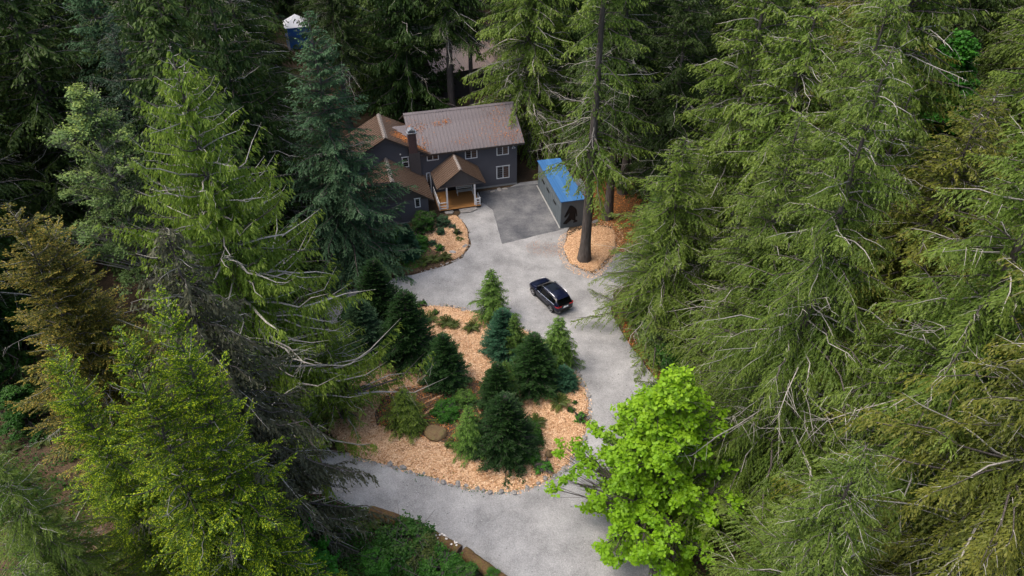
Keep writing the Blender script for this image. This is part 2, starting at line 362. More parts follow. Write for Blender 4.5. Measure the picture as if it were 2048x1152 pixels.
def wobble(pts, step=.8, amp=.12, seed=3):
    rg = random.Random(seed); out = []
    for i, p in enumerate(pts):
        q = pts[(i+1) % len(pts)]; a = Vector(p[:2]); b = Vector(q[:2]); n = max(1, int((b-a).length/step))
        nr = (b-a).normalized().orthogonal() if (b-a).length > 0 else Vector((0, 1))
        for k in range(n):
            w = a.lerp(b, k/n)+nr*rg.uniform(-amp, amp); out.append((w.x, w.y))
    return out
def smooth_ring(pts, it=2):
    for _ in range(it):
        o = []
        for i, p in enumerate(pts):
            q = pts[(i+1) % len(pts)]
            o += [(p[0]*.75+q[0]*.25, p[1]*.75+q[1]*.25), (p[0]*.25+q[0]*.75, p[1]*.25+q[1]*.75)]
        pts = o
    return pts
def sheet(name, pts, z, mat, skirt=0.0):
    bm = bmesh.new(); vs_ = [bm.verts.new((x, y, z)) for x, y in pts]
    es = [bm.edges.new((vs_[i], vs_[(i+1) % len(vs_)])) for i in range(len(vs_))]
    bmesh.ops.triangle_fill(bm, use_beauty=True, edges=es)
    if skirt:
        lo = [bm.verts.new((x, y, z-skirt)) for x, y in pts]
        for i in range(len(pts)):
            j = (i+1) % len(pts); bm.faces.new((vs_[i], vs_[j], lo[j], lo[i]))
    bmesh.ops.recalc_face_normals(bm, faces=bm.faces)
    for f in bm.faces:
        if f.normal.z < -.3: f.normal_flip()
    me = bpy.data.meshes.new(name); bm.to_mesh(me); bm.free(); me.materials.append(mat)
    return kind(mesh_obj(name, me), 'structure')
def mound(name, pts, c, hgt, mat, z0=.0):
    """a raised bed: rings from the outline to the centre c"""
    fr = [1, .985, .94, .85, .7, .5, .25]; hz = [0, .45, .7, .85, .95, 1, 1]; n = len(pts); v = []; f = []
    rg = random.Random(5)
    for k, a in enumerate(fr):
        for x, y in pts: v.append((c[0]+(x-c[0])*a, c[1]+(y-c[1])*a, z0+hgt*hz[k]+(rg.uniform(-.04, .04) if k > 1 else 0)))
    v.append((c[0], c[1], z0+hgt)); t = len(v)-1
    for k in range(len(fr)-1):
        for i in range(n): j = (i+1) % n; f.append((k*n+i, k*n+j, (k+1)*n+j, (k+1)*n+i))
    for i in range(n): f.append(((len(fr)-1)*n+i, (len(fr)-1)*n+(i+1) % n, t))
    me = bpy.data.meshes.new(name); me.from_pydata(v, [], f); me.materials.append(mat); me.update()
    bm = bmesh.new(); bm.from_mesh(me); bmesh.ops.recalc_face_normals(bm, faces=bm.faces); bm.to_mesh(me); bm.free()
    me.polygons.foreach_set('use_smooth', [True]*len(me.polygons))
    return kind(mesh_obj(name, me), 'structure')
def W(l): return [at(x, y)[:2] for x, y in l]
def inside(P, poly):
    x, y = P[:, 0], P[:, 1]; r = np.zeros(len(P), bool); n = len(poly)
    for i in range(n):
        x0, y0 = poly[i]; x1, y1 = poly[(i+1) % n]
        c = ((y0 > y) != (y1 > y)) & (x < (x1-x0)*(y-y0)/((y1-y0) or 1e-9)+x0); r ^= c
    return r
def scatter(poly, n, rg, holes=()):
    a = np.array(poly); lo, hi = a.min(0), a.max(0); out = []
    cnt = 0
    while cnt < n:
        p = lo+(hi-lo)*rg.random((n*3, 2)); k = inside(p, poly)
        for h in holes: k &= ~inside(p, h)
        out.append(p[k]); cnt += k.sum()
        if k.sum() == 0: break
    return np.concatenate(out)[:n]

g_ = MB(); S = 12
gx = np.linspace(-190, 190, 39); gy = np.linspace(-20, 330, 36)
gv = [(x, y, 0) for y in gy for x in gx]
gf = [(j*39+i, j*39+i+1, (j+1)*39+i+1, (j+1)*39+i) for j in range(35) for i in range(38)]
me = bpy.data.meshes.new('ground'); me.from_pydata(gv, [], gf); me.materials.append(M_GROUND)
kind(mesh_obj('ground', me), 'structure')

DRIVE = W([(978, 388), (1040, 366), (1085, 360), (1140, 420), (1137, 455), (1130, 482), (1131, 512), (1145, 533), (1188, 550), (1212, 532), (1234, 506),
           (1275, 506), (1290, 545), (1228, 580), (1222, 625), (1255, 684), (1300, 742), (1334, 782), (1350, 840), (1348, 920), (1338, 1010), (1335, 1100), (1345, 1250), (1370, 1900),
           (1040, 1900), (1012, 1250), (986, 1150), (932, 1112), (880, 1082), (830, 1057), (770, 1034), (720, 1016), (650, 990), (560, 975), (470, 985), (455, 940), (560, 915), (660, 905), (740, 905),
           (840, 900), (840, 640), (760, 632), (700, 640), (600, 668), (520, 690), (500, 655), (590, 612), (650, 592), (720, 576), (790, 556), (840, 547), (890, 532), (925, 516), (941, 490), (936, 455), (916, 432), (935, 414), (965, 405)])
DRIVE = wobble(DRIVE, .7, .1, 4)
sheet('gravel_driveway', DRIVE, .012, M_GRAVEL, .1)
PAD = W([(960, 384), (1040, 371), (1078, 368), (1128, 458), (1004, 488), (986, 420), (962, 404)])
sheet('concrete_pad', wobble(PAD, .9, .05, 8), .03, M_PAD, .1)
SPUR = W([(1192, 548), (1212, 530), (1234, 507), (1275, 506), (1290, 545), (1240, 570), (1215, 560)])
sheet('dark_gravel_spur', wobble(SPUR, .6, .1, 9), .017, M_SPUR, .1)

ISL = smooth_ring(W([(828, 613), (880, 611), (935, 621), (1000, 640), (1060, 664), (1115, 714), (1150, 744), (1170, 775), (1178, 810), (1175, 850), (1163, 890), (1140, 925), (1105, 955),
                     (1060, 977), (1010, 986), (950, 980), (900, 968), (850, 950), (790, 934), (740, 922), (690, 905), (650, 850), (655, 760), (700, 680), (770, 632)]), 1)
ISL_C = (-3.6, 41.5)
mound('mulch_island', wobble(ISL, .5, .06, 2), ISL_C, .28, M_MULCH)
ISL_SOIL = W([(770, 790), (850, 770), (900, 790), (945, 765), (985, 770), (1010, 800), (1040, 830), (1000, 880), (960, 900), (915, 893), (870, 885), (800, 870), (740, 850)])
sheet('island_soil', wobble(smooth_ring(ISL_SOIL, 1), .4, .15, 6), .30, M_SOIL)
BED_SOIL = W([(820, 452), (868, 440), (912, 432), (934, 456), (939, 490), (923, 515), (888, 530), (838, 545), (788, 554), (735, 568), (690, 575), (690, 520), (740, 480)])
sheet('house_bed_soil', wobble(BED_SOIL, .5, .08, 12), .07, M_SOIL, .1)
BED_MULCH = smooth_ring(W([(842, 462), (868, 446), (902, 432), (916, 433), (934, 456), (939, 490), (922, 514), (903, 521), (880, 508), (858, 498)]), 1)
mound('house_bed_mulch', wobble(BED_MULCH, .4, .06, 13), tuple(np.mean(BED_MULCH, 0)), .16, M_MULCH, .07)
DUFF = W([(1150, 440), (1165, 400), (1180, 330), (1260, 300), (1400, 330), (1380, 420), (1300, 470), (1245, 505), (1232, 500), (1225, 455)])
sheet('needle_duff', wobble(DUFF, .8, .2, 15), .02, M_DUFF)
TBED = smooth_ring(W([(1128, 478), (1150, 466), (1185, 452), (1225, 455), (1236, 480), (1215, 518), (1188, 547), (1145, 531), (1130, 510)]), 1)
mound('trunk_bed_mulch', wobble(TBED, .5, .16, 16), tuple(np.mean(TBED, 0)), .22, M_MULCH)
RSTRIP = W([(1232, 610), (1236, 634), (1257, 686), (1302, 744), (1338, 786), (1352, 842), (1400, 842), (1390, 760), (1330, 690), (1290, 640), (1262, 610)])
sheet('roadside_duff', wobble(RSTRIP, .5, .12, 17), .022, M_DUFF)
PATH = W([(215, 1180), (250, 1080), (290, 980), (300, 860), (240, 740), (170, 690), (110, 720), (90, 780), (140, 850), (200, 950), (190, 1040), (130, 1180)])
M_PATH = ramp_mat('reddish_earth', [(.3, (.035, .022, .015)), (.5, (.08, .046, .03)), (.7, (.13, .085, .06))], .5, bump=.7, scale2=12, amt=.45, dist=.06)
sheet('earth_path', wobble(PATH, .8, .2, 18), .016, M_PATH)

# wood chips lying on the mulch
def chips(name, polys, n, z, mat, seed, holes=(), size=(.05, .13), hfun=None):
    rg = np.random.default_rng(seed); p = scatter(polys, n, rg, holes); N = len(p)
    zz = np.full(N, z) if hfun is None else hfun(p)
    a = rg.random(N)*6.283; L = size[0]+(size[1]-size[0])*rg.random(N)**1.5; w = L*(.35+.4*rg.random(N))
    d = np.stack([np.cos(a), np.sin(a), rg.normal(0, .3, N)], 1); s = np.stack([-np.sin(a), np.cos(a), rg.normal(0, .3, N)], 1)
    o = np.concatenate([p, (zz+.03*rg.random(N)+.01)[:, None]], 1)
    V = np.stack([o-d*L[:, None]/2-s*w[:, None]/2, o+d*L[:, None]/2-s*w[:, None]/2, o+d*L[:, None]/2+s*w[:, None]/2, o-d*L[:, None]/2+s*w[:, None]/2], 1)
    me = quad_mesh(name, V, rg.random(N), (rg.random(N) < .04)*1.0, mat)
    return kind(mesh_obj(name, me), 'stuff')
def mound_h(c, ring, hgt, z0):
    ring = np.array(ring); ra = np.arctan2(ring[:, 1]-c[1], ring[:, 0]-c[0]); rr = np.hypot(ring[:, 0]-c[0], ring[:, 1]-c[1]); o = np.argsort(ra)
    def f(p):
        a = np.arctan2(p[:, 1]-c[1], p[:, 0]-c[0]); q = np.hypot(p[:, 0]-c[0], p[:, 1]-c[1])/np.interp(a, ra[o], rr[o], period=2*np.pi)
        return z0+hgt*np.interp(q, [0, .5, .7, .85, .94, .985, 1], [1, 1, .95, .85, .7, .45, 0])
    return f
M_CHIP = leaf_mat('wood_chips', (.4, .21, .1), (.8, .57, .37), (.12, .06, .03), 0, 1, 0)
M_LITTER = leaf_mat('orange_needle_litter', (.3, .09, .02), (.62, .24, .06), (.15, .06, .02), 0, 1, 0)
isl_h = mound_h(ISL_C, ISL, .28, 0)
for o_, lab in ((chips('wood_chips', ISL, 26000, .28, M_CHIP, 21, [ISL_SOIL], hfun=isl_h), 'pale orange wood chips spread over the planted island'),
                (chips('wood_chips', BED_MULCH, 3200, .2, M_CHIP, 22, hfun=mound_h(np.mean(BED_MULCH, 0), BED_MULCH, .16, .07)), 'pale orange wood chips in the bed beside the porch'),
                (chips('wood_chips', TBED, 3600, .2, M_CHIP, 23, hfun=mound_h(np.mean(TBED, 0), TBED, .22, 0)), 'orange wood chips round the foot of the tall bare trunk'),
                (chips('needle_litter', DUFF, 6000, .02, M_LITTER, 24, size=(.05, .16)), 'rusty needle litter on the forest floor beside the shed'),
                (chips('needle_litter', RSTRIP, 2200, .024, M_LITTER, 25, size=(.05, .14)), 'rusty needle litter along the right edge of the drive'),
                (chips('needle_litter', ISL_SOIL, 2500, .30, M_LITTER, 26, size=(.04, .12)), 'thin needle litter on the bare soil of the island')):
    tag(o_, lab, 'mulch' if 'chips' in lab else 'needle litter')

def grow(ring, k):
    c = np.mean(ring, 0); return [(c[0]+(x-c[0])*k, c[1]+(y-c[1])*k) for x, y in ring]
for i_, (o_, lab) in enumerate(((chips('spilled_chips', grow(ISL, 1.03), 900, .016, M_CHIP, 27, [ISL]), 'stray wood chips spilled over the island edge onto the gravel'),
                (chips('spilled_chips', grow(TBED, 1.28), 1500, .016, M_CHIP, 28, [TBED]), 'stray wood chips round the mulch of the tall bare trunk'),
                (chips('needle_litter', W([(1050, 490), (1075, 480), (1125, 488), (1128, 512), (1090, 516), (1055, 505)]), 700, .018, M_LITTER, 29, size=(.02, .06)), 'thin rusty needles blown onto the gravel before the pad'))):
    tag(o_, lab, 'needle litter' if 'needles' in lab else 'mulch')

# loose gravel stones on the drive
M_PEB = leaf_mat('loose_gravel_stones', (.13, .13, .13), (.5, .49, .48), (.6, .6, .58), 0, 1, 0)
def pebbles():
    rg = np.random.default_rng(31); p = scatter(DRIVE, 8000, rg, [ISL, PAD]); N = len(p)
    r = .012+.035*rg.random(N)**3; o = np.concatenate([p, np.full((N, 1), .016)], 1)
    # low four-sided pyramids: two quads folded along the ridge
    a = rg.random(N)*6.283; d = np.stack([np.cos(a), np.sin(a), 0*a], 1)*r[:, None]; s = np.stack([-np.sin(a), np.cos(a), 0*a], 1)*r[:, None]*.8
    u = np.zeros((N, 3)); u[:, 2] = r*.9
    V = np.concatenate([np.stack([o-d-s, o+d-s, o+d*.5+u, o-d*.5+u], 1), np.stack([o+d*.5+u, o-d*.5+u, o-d+s, o+d+s][::1], 1)[:, [1, 0, 3, 2]]])
    v = rg.random(N); return quad_mesh('loose_gravel', V, np.tile(v, 2), np.zeros(2*N), M_PEB)
tag(kind(mesh_obj('loose_gravel', pebbles()), 'stuff'), 'loose grey gravel stones strewn over the driveway', 'gravel')

# stones round the beds
def rock_mesh(name, seed, mat, sub=2, amp=.28, flat=.7):
    rg = random.Random(seed); bm = bmesh.new(); bmesh.ops.create_icosphere(bm, subdivisions=sub, radius=1)
    ax = [(Vector((rg.gauss(0, 1), rg.gauss(0, 1), rg.gauss(0, 1))).normalized(), rg.uniform(.55, .9)) for _ in range(9)]
    for v in bm.verts:
        for a, d in ax:
            k = v.co.dot(a)-d
            if k > 0: v.co -= a*k*.85
        v.co *= 1+rg.uniform(-.04, .04); v.co.z *= flat
    me = bpy.data.meshes.new(name); bm.to_mesh(me); bm.free(); me.materials.append(mat); return me
ROCKS = [rock_mesh('stone', 40+i, M_STONE, 1) for i in range(5)]
def stone_edge(name, label, ring, lo, hi, seed, skip=None, zmul=.35):
    rg = random.Random(seed); root = tag(empty(name, (ring[0][0], ring[0][1], 0)), label, 'edging'); n = 0
    pts = [Vector(p) for p in ring]; d = 0; acc = 0
    for i in range(len(pts)-1):
        a, b = pts[i], pts[i+1]; L = (b-a).length; pos = acc
        while pos < L:
            p = a.lerp(b, pos/L); s = rg.uniform(lo, hi)
            if skip is None or not skip(p):
                o = mesh_obj('stone', ROCKS[rg.randrange(5)], root, (p.x-root.location.x+rg.uniform(-.22, .22), p.y-root.location.y+rg.uniform(-.22, .22), s*.28), (rg.uniform(-.4, .4), rg.uniform(-.4, .4), rg.uniform(0, 6.28)),
                             (s*rg.uniform(.8, 1.3), s*rg.uniform(.7, 1), s*rg.uniform(.6, .9))); n += 1
            pos += s*rg.uniform(1.3, 3.0)
        acc = pos-L
    return root
er = ISL+[ISL[0]]
stone_edge('stone_edging', 'row of rough grey stones edging the planted mulch island', er, .1, .32, 51, lambda p: p.x < -10)
stone_edge('stone_edging', 'row of small grey stones edging the mulch bed beside the porch', W([(916, 433), (934, 456), (940, 490), (923, 516), (888, 531), (838, 546)]), .08, .17, 52)
stone_edge('stone_edging', 'low grey stones edging the mulch round the tall bare trunk', W([(1128, 480), (1131, 511), (1146, 532), (1188, 548), (1214, 520)]), .1, .2, 53)
def boulder(px, py, s, label, seed, sc=(1, 1, .8), z=.2, mat=M_BOULDER, sub=3):
    me = rock_mesh('boulder', seed, mat, sub); p = at(px, py)
    tag(mesh_obj('boulder', me, None, (p[0], p[1], z+s*sc[2]*.3), (0, 0, seed), (s*sc[0], s*sc[1], s*sc[2])), label, 'boulder')
boulder(872, 872, .86, 'big rounded rust brown boulder on the soil of the island', 61)
boulder(1097, 914, .48, 'small squarish mossy boulder on pale wood chips near the drive', 64, (.75, .7, 1.1))
boulder(905, 508, .33, 'white faced stone among the plants of the porch bed', 66, (1.2, .7, .8), .15, ramp_mat('pale_stone', [(.3, (.3, .28, .26)), (.7, (.6, .57, .54))], 3), 2)
boulder(930, 495, .3, 'flat dark grey stone on the porch bed beside the drive', 67, (1.3, .7, .5), .15, M_STONE, 2)
for i, (x, y, s, l) in enumerate([(985, 384, .3, 'brown rock against the house wall beside the porch'), (998, 380, .36, 'pale rock against the house foundation'), (1010, 378, .3, 'grey rock at the foot of the house wall below the lower window'),
                                  (1190, 444, .4, 'grey rock on the needle floor beside the lean-to post'), (1200, 462, .32, 'round grey rock on rusty needles behind the mulch bed'), (1176, 490, .34, 'pale flat rock in the mulch behind the tall trunk')]):
    boulder(x, y, s, l, 70+i, (1.2, .8, .6), .0, M_STONE, 2)
for i, (x, y) in enumerate([(1137, 453), (1145, 451), (1152, 448)]):
    p = at(x, y)
    tag(mesh_obj('pale_stone', ROCKS[i], None, (p[0], p[1], .1), (0, 0, i), (.24, .16, .16)), 'small pale stone in the row under the dark figure on the shed', 'stone', 'pale stones along the shed end')

# ---------------------------------------------------------------- the grey house
M_WALL = plain('grey_siding_paint', (.088, .086, .098), .6, noise=.1, scale=1.2)
M_GABLE = plain('grey_brown_board_paint', (.08, .072, .072), .65, noise=.12, scale=2)
M_WHITE = plain('white_trim_paint', (.72, .72, .72), .5, noise=.05)
M_FOUND = plain('concrete_foundation', (.3, .3, .29), .85, noise=.2, scale=3)
M_ROOF = ramp_mat('mauve_brown_metal_roof', [(.3, (.105, .09, .09)), (.55, (.145, .125, .125)), (.75, (.18, .158, .157))], .5, bump=0, scale2=6, amt=.35, rough=.42)
M_ROOF2 = ramp_mat('tan_brown_metal_roof', [(.3, (.12, .075, .05)), (.55, (.2, .135, .095)), (.75, (.27, .2, .15))], .6, bump=0, scale2=6, amt=.35, rough=.4)
for m_ in (M_ROOF, M_ROOF2):
    b_ = m_.node_tree.nodes['Principled BSDF']; b_.inputs['Metallic'].default_value = .45 if m_ is M_ROOF2 else .15; b_.inputs['Specular IOR Level'].default_value = .4; b_.inputs['Roughness'].default_value = .36
M_FASCIA = plain('dark_brown_fascia', (.05, .042, .038), .6)
M_CAPW = plain('pale_ridge_metal', (.42, .38, .35), .35, .5)
M_BRICK = ramp_mat('sooty_brick', [(.3, (.045, .03, .03)), (.55, (.12, .075, .07)), (.75, (.2, .14, .13))], 1.6, bump=.5, scale2=12, amt=.5)
M_CEDARD = plain('cedar_deck', (.42, .2, .065), .6, noise=.3, scale=1.5)
M_GLASS = plain('window_glass_dark', (.012, .013, .016), .06, spec=.8, noise=.1)
M_CURT = plain('window_glass_brown_blind', (.085, .042, .022), .12, spec=.7, noise=.3, scale=2)
M_METAL = plain('galvanised_metal', (.35, .37, .4), .4, .6)
M_LAMP = plain('lamp_glass', (.9, .88, .8), .3)
M_DARKIN = plain('dark_door', (.02, .018, .018), .5)

HOUSE = tag(empty('grey_house', (.56, 74.93, 0), R_(15.2)), 'dark grey two-storey house with brown ribbed metal roofs and a small gabled porch', 'house')
H = HOUSE

def course_wall(mb, x0f, x1f, z0, z1, y, h=.27, m=0, out=-1):
    """lap siding on a wall in the plane y; x0f,x1f give the ends at a height"""
    z = z0
    while z < z1-.02:
        zz = min(z+h, z1); a0, a1 = x0f(zz), x1f(zz)
        if a1-a0 > .1:
            p = [(a0, y+out*.055, z), (a1, y+out*.055, z), (a1, y+out*.006, zz), (a0, y+out*.006, zz)]
            mb.poly(p, m); mb.poly([(a0, y+out*.055, z), (a1, y+out*.055, z), (a1, y, z), (a0, y, z)], m)
        z = zz
def battens(mb, xs, ztop, z0, y, m=0):
    for x in xs:
        zt = ztop(x)-.05
        if zt > z0+.1: mb.box(x-.025, x+.025, y-.03, y+.0, z0, zt, m)

# walls
w = MB()
w.box(-10.4, 0, .0, 9.2, .25, 5.5); w.prism([(-.02, 0, 5.5), (-.02, 9.2, 5.5), (-.02, 4.6, 8.0)], (-10.2, 0, 0))
course_wall(w, lambda z: -10.4, lambda z: 0, .25, 5.5, 0)
for k in range(24):                                                     # siding of the side wall
    z = .25+k*.22; w.poly([(.035, 0, z), (.035, 9.2, z), (.006, 9.2, z+.22), (.006, 0, z+.22)]); w.poly([(.035, 0, z), (.035, 9.2, z), (0, 9.2, z), (0, 0, z)])
w.build('wall', M_WALL, H)
f = MB(); f.box(-10.4, .03, -.03, 9.2, -.1, .25); f.build('foundation', M_FOUND, H)
w = MB()
w.box(-19.0, -10.4, .0, 5.5, 0, 5.3); w.prism([(-19, 0.0, 5.3), (-10.4, 0.0, 5.3), (-14.7, 0.0, 7.75)], (0, 5.5, 0))
course_wall(w, lambda z: max(-19, -14.7-(7.75-z)*1.76 if z > 5.3 else -19), lambda z: min(-10.4, -14.7+(7.75-z)*1.76 if z > 5.3 else -10.4), 0, 7.6, 0)
w.build('wing_wall', M_WALL, H)
w = MB()
w.box(-18.6, -11.3, -5.1, .0, 0, 2.75); course_wall(w, lambda z: -18.6, lambda z: -11.3, .12, 2.75, -5.1)
w.build('garage_wall', M_WALL, H)
w = MB(); zg = lambda x: 5.25-abs(x+14.9)*.67
w.prism([(-18.6, -5.13, 2.77), (-11.3, -5.13, 2.77), (-14.95, -5.13, 5.2)], (0, .12, 0)); battens(w, np.arange(-18.4, -11.3, .32), zg, 2.78, -5.13)
w.box(-18.6, -11.3, -5.16, -5.14, 2.7, 2.82)
w.build('garage_gable', M_GABLE, H)
f = MB(); f.box(-18.63, -11.27, -5.16, .0, -.1, .12); f.build('garage_foundation', M_FOUND, H)

def roof_slope(parent, p0, along, upv, npan, ribs, mat, ribh=.03, ribw=.05, thick=.04, name='roof_panel', short=None):
    """npan panels side by side from p0 along the eave; each panel has its own ribs"""
    p0 = Vector(p0); along = Vector(along); upv = Vector(upv); e = along.normalized(); u = upv; nn = e.cross(u).normalized()
    if nn.z < 0: nn = -nn
    wd = along.length/npan; mb = MB()
    prof = [(0, 0)]
    for k in range(ribs):
        c = wd*(k+.5)/ribs; prof += [(c-ribw, 0), (c-ribw*.5, ribh), (c+ribw*.5, ribh), (c+ribw, 0)]
    prof.append((wd-.006, 0)); prof += [(wd-.006, -thick), (0, -thick)]
    mb.prism([e*a+nn*b for a, b in prof], u)
    me = mb.mesh(name, mat)
    for i in range(npan): mesh_obj(name, me, parent, p0+e*(wd*i))
def fascia(mb, a, b, hgt=.18, t=.04, drop=.02):
    a, b = Vector(a), Vector(b); d = (b-a).normalized(); s = d.cross(Vector((0, 0, 1))).normalized()*t
    up = Vector((0, 0, 1))
    mb.prism([a-s-up*drop, b-s-up*drop, b-s-up*(hgt+drop), a-s-up*(hgt+drop)], s*2)
def roof_part(name, beams, mat=None):
    mb = MB()
    for b in beams: fascia(mb, *b)
    return mb.build(name, M_FASCIA, H)
# main roof: eave z 5.45 at v -0.5, ridge z 8.2 at v 4.6
R1 = roof_part('main_roof', [((-11.0, -.5, 5.45), (.75, -.5, 5.45)), ((.75, -.5, 5.45), (.75, 4.6, 8.2)), ((.75, 4.6, 8.2), (.75, 9.7, 5.45)), ((-12, 1.2, 6.3), (-12, 4.6, 8.2)), ((-12, 4.6, 8.2), (-12, 9.7, 5.45)), ((-12, 9.7, 5.45), (.75, 9.7, 5.45))])
roof_slope(R1, (-12, -.5, 5.46), (12.75, 0, 0), (0, 5.1, 2.75), 31, 1, M_ROOF, .07, .035)
roof_slope(R1, (-12, 9.7, 5.46), (12.75, 0, 0), (0, -5.1, 2.75), 31, 1, M_ROOF, .07, .035)
rc = MB(); rc.prism([(-12.05, 4.35, 8.13), (-12.05, 4.6, 8.27), (-12.05, 4.85, 8.13), (-12.05, 4.6, 8.3)], (12.85, 0, 0)); rc.build('ridge_cap', M_ROOF, R1)
# saddle between the two roofs, in the plane of the main slope
sd_ = MB(); sd_.poly([(-14.0, 3.22, 7.46), (-12.02, 3.22, 7.46), (-12.02, 1.0, 6.27), (-12.6, 1.3, 6.43)]); sd_.poly([(-14.0, 3.22, 7.46), (-12.02, 3.22, 7.46), (-12.02, 4.4, 6.9), (-13.0, 4.4, 6.9)])
for k in range(5): sd_.box(-12.4-.36*k, -12.36-.36*k, 0, 1, 0, 1, M=Matrix.Translation((0, 1.75+.3*k, 6.675+.162*k)) @ Matrix(((1, 0, 0, 0), (0, 3.2-1.75-.3*k, 0, 0), (0, (7.46-6.675-.162*k), .04, 0), (0, 0, 0, 1))))
sd_.build('roof_saddle', M_ROOF, R1)
# wing roof: ridge u -14.7, z 8.0
R2 = roof_part('wing_roof', [((-14.7, -.55, 8.0), (-10.0, -.55, 5.44)), ((-14.7, -.55, 8.0), (-19.4, -.55, 5.44)), ((-10.0, -.55, 5.44), (-10, -.1, 5.44)), ((-14.7, 5.7, 8.0), (-19.4, 5.7, 5.44)), ((-14.7, 5.7, 8.0), (-12.1, 5.7, 6.58)), ((-19.4, -.55, 5.44), (-19.4, 5.7, 5.44))])
roof_slope(R2, (-10.0, -.6, 5.46), (0, 6.3, 0), (-4.7, 0, 2.56), 7, 2, M_ROOF2, .09, .1)
roof_slope(R2, (-19.4, -.6, 5.46), (0, 6.3, 0), (4.7, 0, 2.56), 7, 2, M_ROOF2, .09, .1)
rc = MB(); rc.prism([(-14.95, -.62, 7.95), (-14.7, -.62, 8.1), (-14.45, -.62, 7.95), (-14.7, -.62, 8.13)], (0, 6.35, 0)); rc.build('ridge_cap', M_CAPW, R2)
# garage roof: ridge u -14.9, z 5.4
R3 = roof_part('garage_roof', [((-14.9, -5.45, 5.4), (-10.75, -5.45, 2.62)), ((-14.9, -5.45, 5.4), (-19.05, -5.45, 2.62)), ((-10.75, -5.45, 2.62), (-10.75, 0, 2.62)), ((-19.05, -5.45, 2.62), (-19.05, 0, 2.62))])
roof_slope(R3, (-10.75, -5.5, 2.64), (0, 5.45, 0), (-4.15, 0, 2.78), 6, 2, M_ROOF2, .09, .1)
roof_slope(R3, (-19.05, -5.5, 2.64), (0, 5.45, 0), (4.15, 0, 2.78), 6, 2, M_ROOF2, .09, .1)
rc = MB(); rc.prism([(-15.12, -5.52, 5.36), (-14.9, -5.52, 5.5), (-14.68, -5.52, 5.36), (-14.9, -5.52, 5.53)], (0, 5.45, 0)); rc.build('ridge_cap', M_CAPW, R3)
# porch: deck, posts, rails, gable roof (ridge u -7.4, z 5.0)
R4 = roof_part('porch_roof', [((-7.4, -4.0, 5.0), (-10.1, -4.0, 3.0)), ((-7.4, -4.0, 5.0), (-4.7, -4.0, 3.0)), ((-10.1, -4.0, 3.0), (-10.1, -.06, 3.0)), ((-4.7, -4.0, 3.0), (-4.7, -.06, 3.0))])
roof_slope(R4, (-10.1, -4.05, 3.02), (0, 4.0, 0), (2.7, 0, 2.0), 5, 2, M_ROOF2, .08, .09)
roof_slope(R4, (-4.7, -4.05, 3.02), (0, 4.0, 0), (-2.7, 0, 2.0), 5, 2, M_ROOF2, .08, .09)
rc = MB(); rc.prism([(-7.58, -4.07, 4.96), (-7.4, -4.07, 5.08), (-7.22, -4.07, 4.96), (-7.4, -4.07, 5.11)], (0, 4.0, 0)); rc.build('ridge_cap', M_CAPW, R4)
w = MB(); w.prism([(-9.75, -3.86, 3.1), (-5.05, -3.86, 3.1), (-7.4, -3.86, 4.84)], (0, .1, 0)); battens(w, np.arange(-9.5, -5.0, .32), lambda x: 4.9-abs(x+7.4)*.74, 3.2, -3.86)
w.box(-9.7, -5.1, -3.92, -3.72, 2.95, 3.12)
w.build('porch_gable', M_GABLE, H)
d = MB(); d.box(-10.0, -5.3, -4.05, -.05, -.02, .26); d.build('porch_base', M_FASCIA, H)
pl = MB(); pl.box(0, .145, -4.12, -.05, .27, .32)
pme = pl.mesh('deck_plank', M_CEDARD)
for k in range(31): mesh_obj('deck_plank', pme, H, (-10.02+k*.1525, 0, 0))
M_POSTG = plain('grey_painted_post', (.09, .085, .085), .6)
pm = MB(); pm.box(-.09, .09, -.09, .09, .3, 3.0); pme = pm.mesh('porch_post', M_WHITE, bevel=.01)
for x, y in ((-9.02, -3.82), (-5.9, -3.82)): mesh_obj('porch_post', pme, H, (x, y, 0))
pm = MB(); pm.box(-.08, .08, -.08, .08, .3, 3.0); pme = pm.mesh('porch_post', M_POSTG)
for x, y in ((-9.85, -.2), (-5.4, -.2)): mesh_obj('porch_post', pme, H, (x, y, 0))
def railing(pts):
    r = MB()
    for a, b in zip(pts[:-1], pts[1:]):
        a, b = Vector(a), Vector(b); d = (b-a).normalized(); s = Vector((-d.y, d.x, 0))*.04
        for z0, z1 in ((1.12, 1.2), (.72, .79), (.42, .49)): r.prism([a-s+Vector((0, 0, z0)), b-s+Vector((0, 0, z0)), b-s+Vector((0, 0, z1)), a-s+Vector((0, 0, z1))], s*2)
    for p in pts: r.box(p[0]-.05, p[0]+.05, p[1]-.05, p[1]+.05, .32, 1.24)
    return r.build('railing', M_WHITE, H)
railing([(-9.1, -4.0, 0), (-9.93, -4.0, 0)]); railing([(-5.8, -4.0, 0), (-5.36, -4.0, 0)])
railing([(-9.93, -3.9, 0), (-9.93, -.3, 0)]); railing([(-5.36, -3.9, 0), (-5.36, -2.9, 0)])
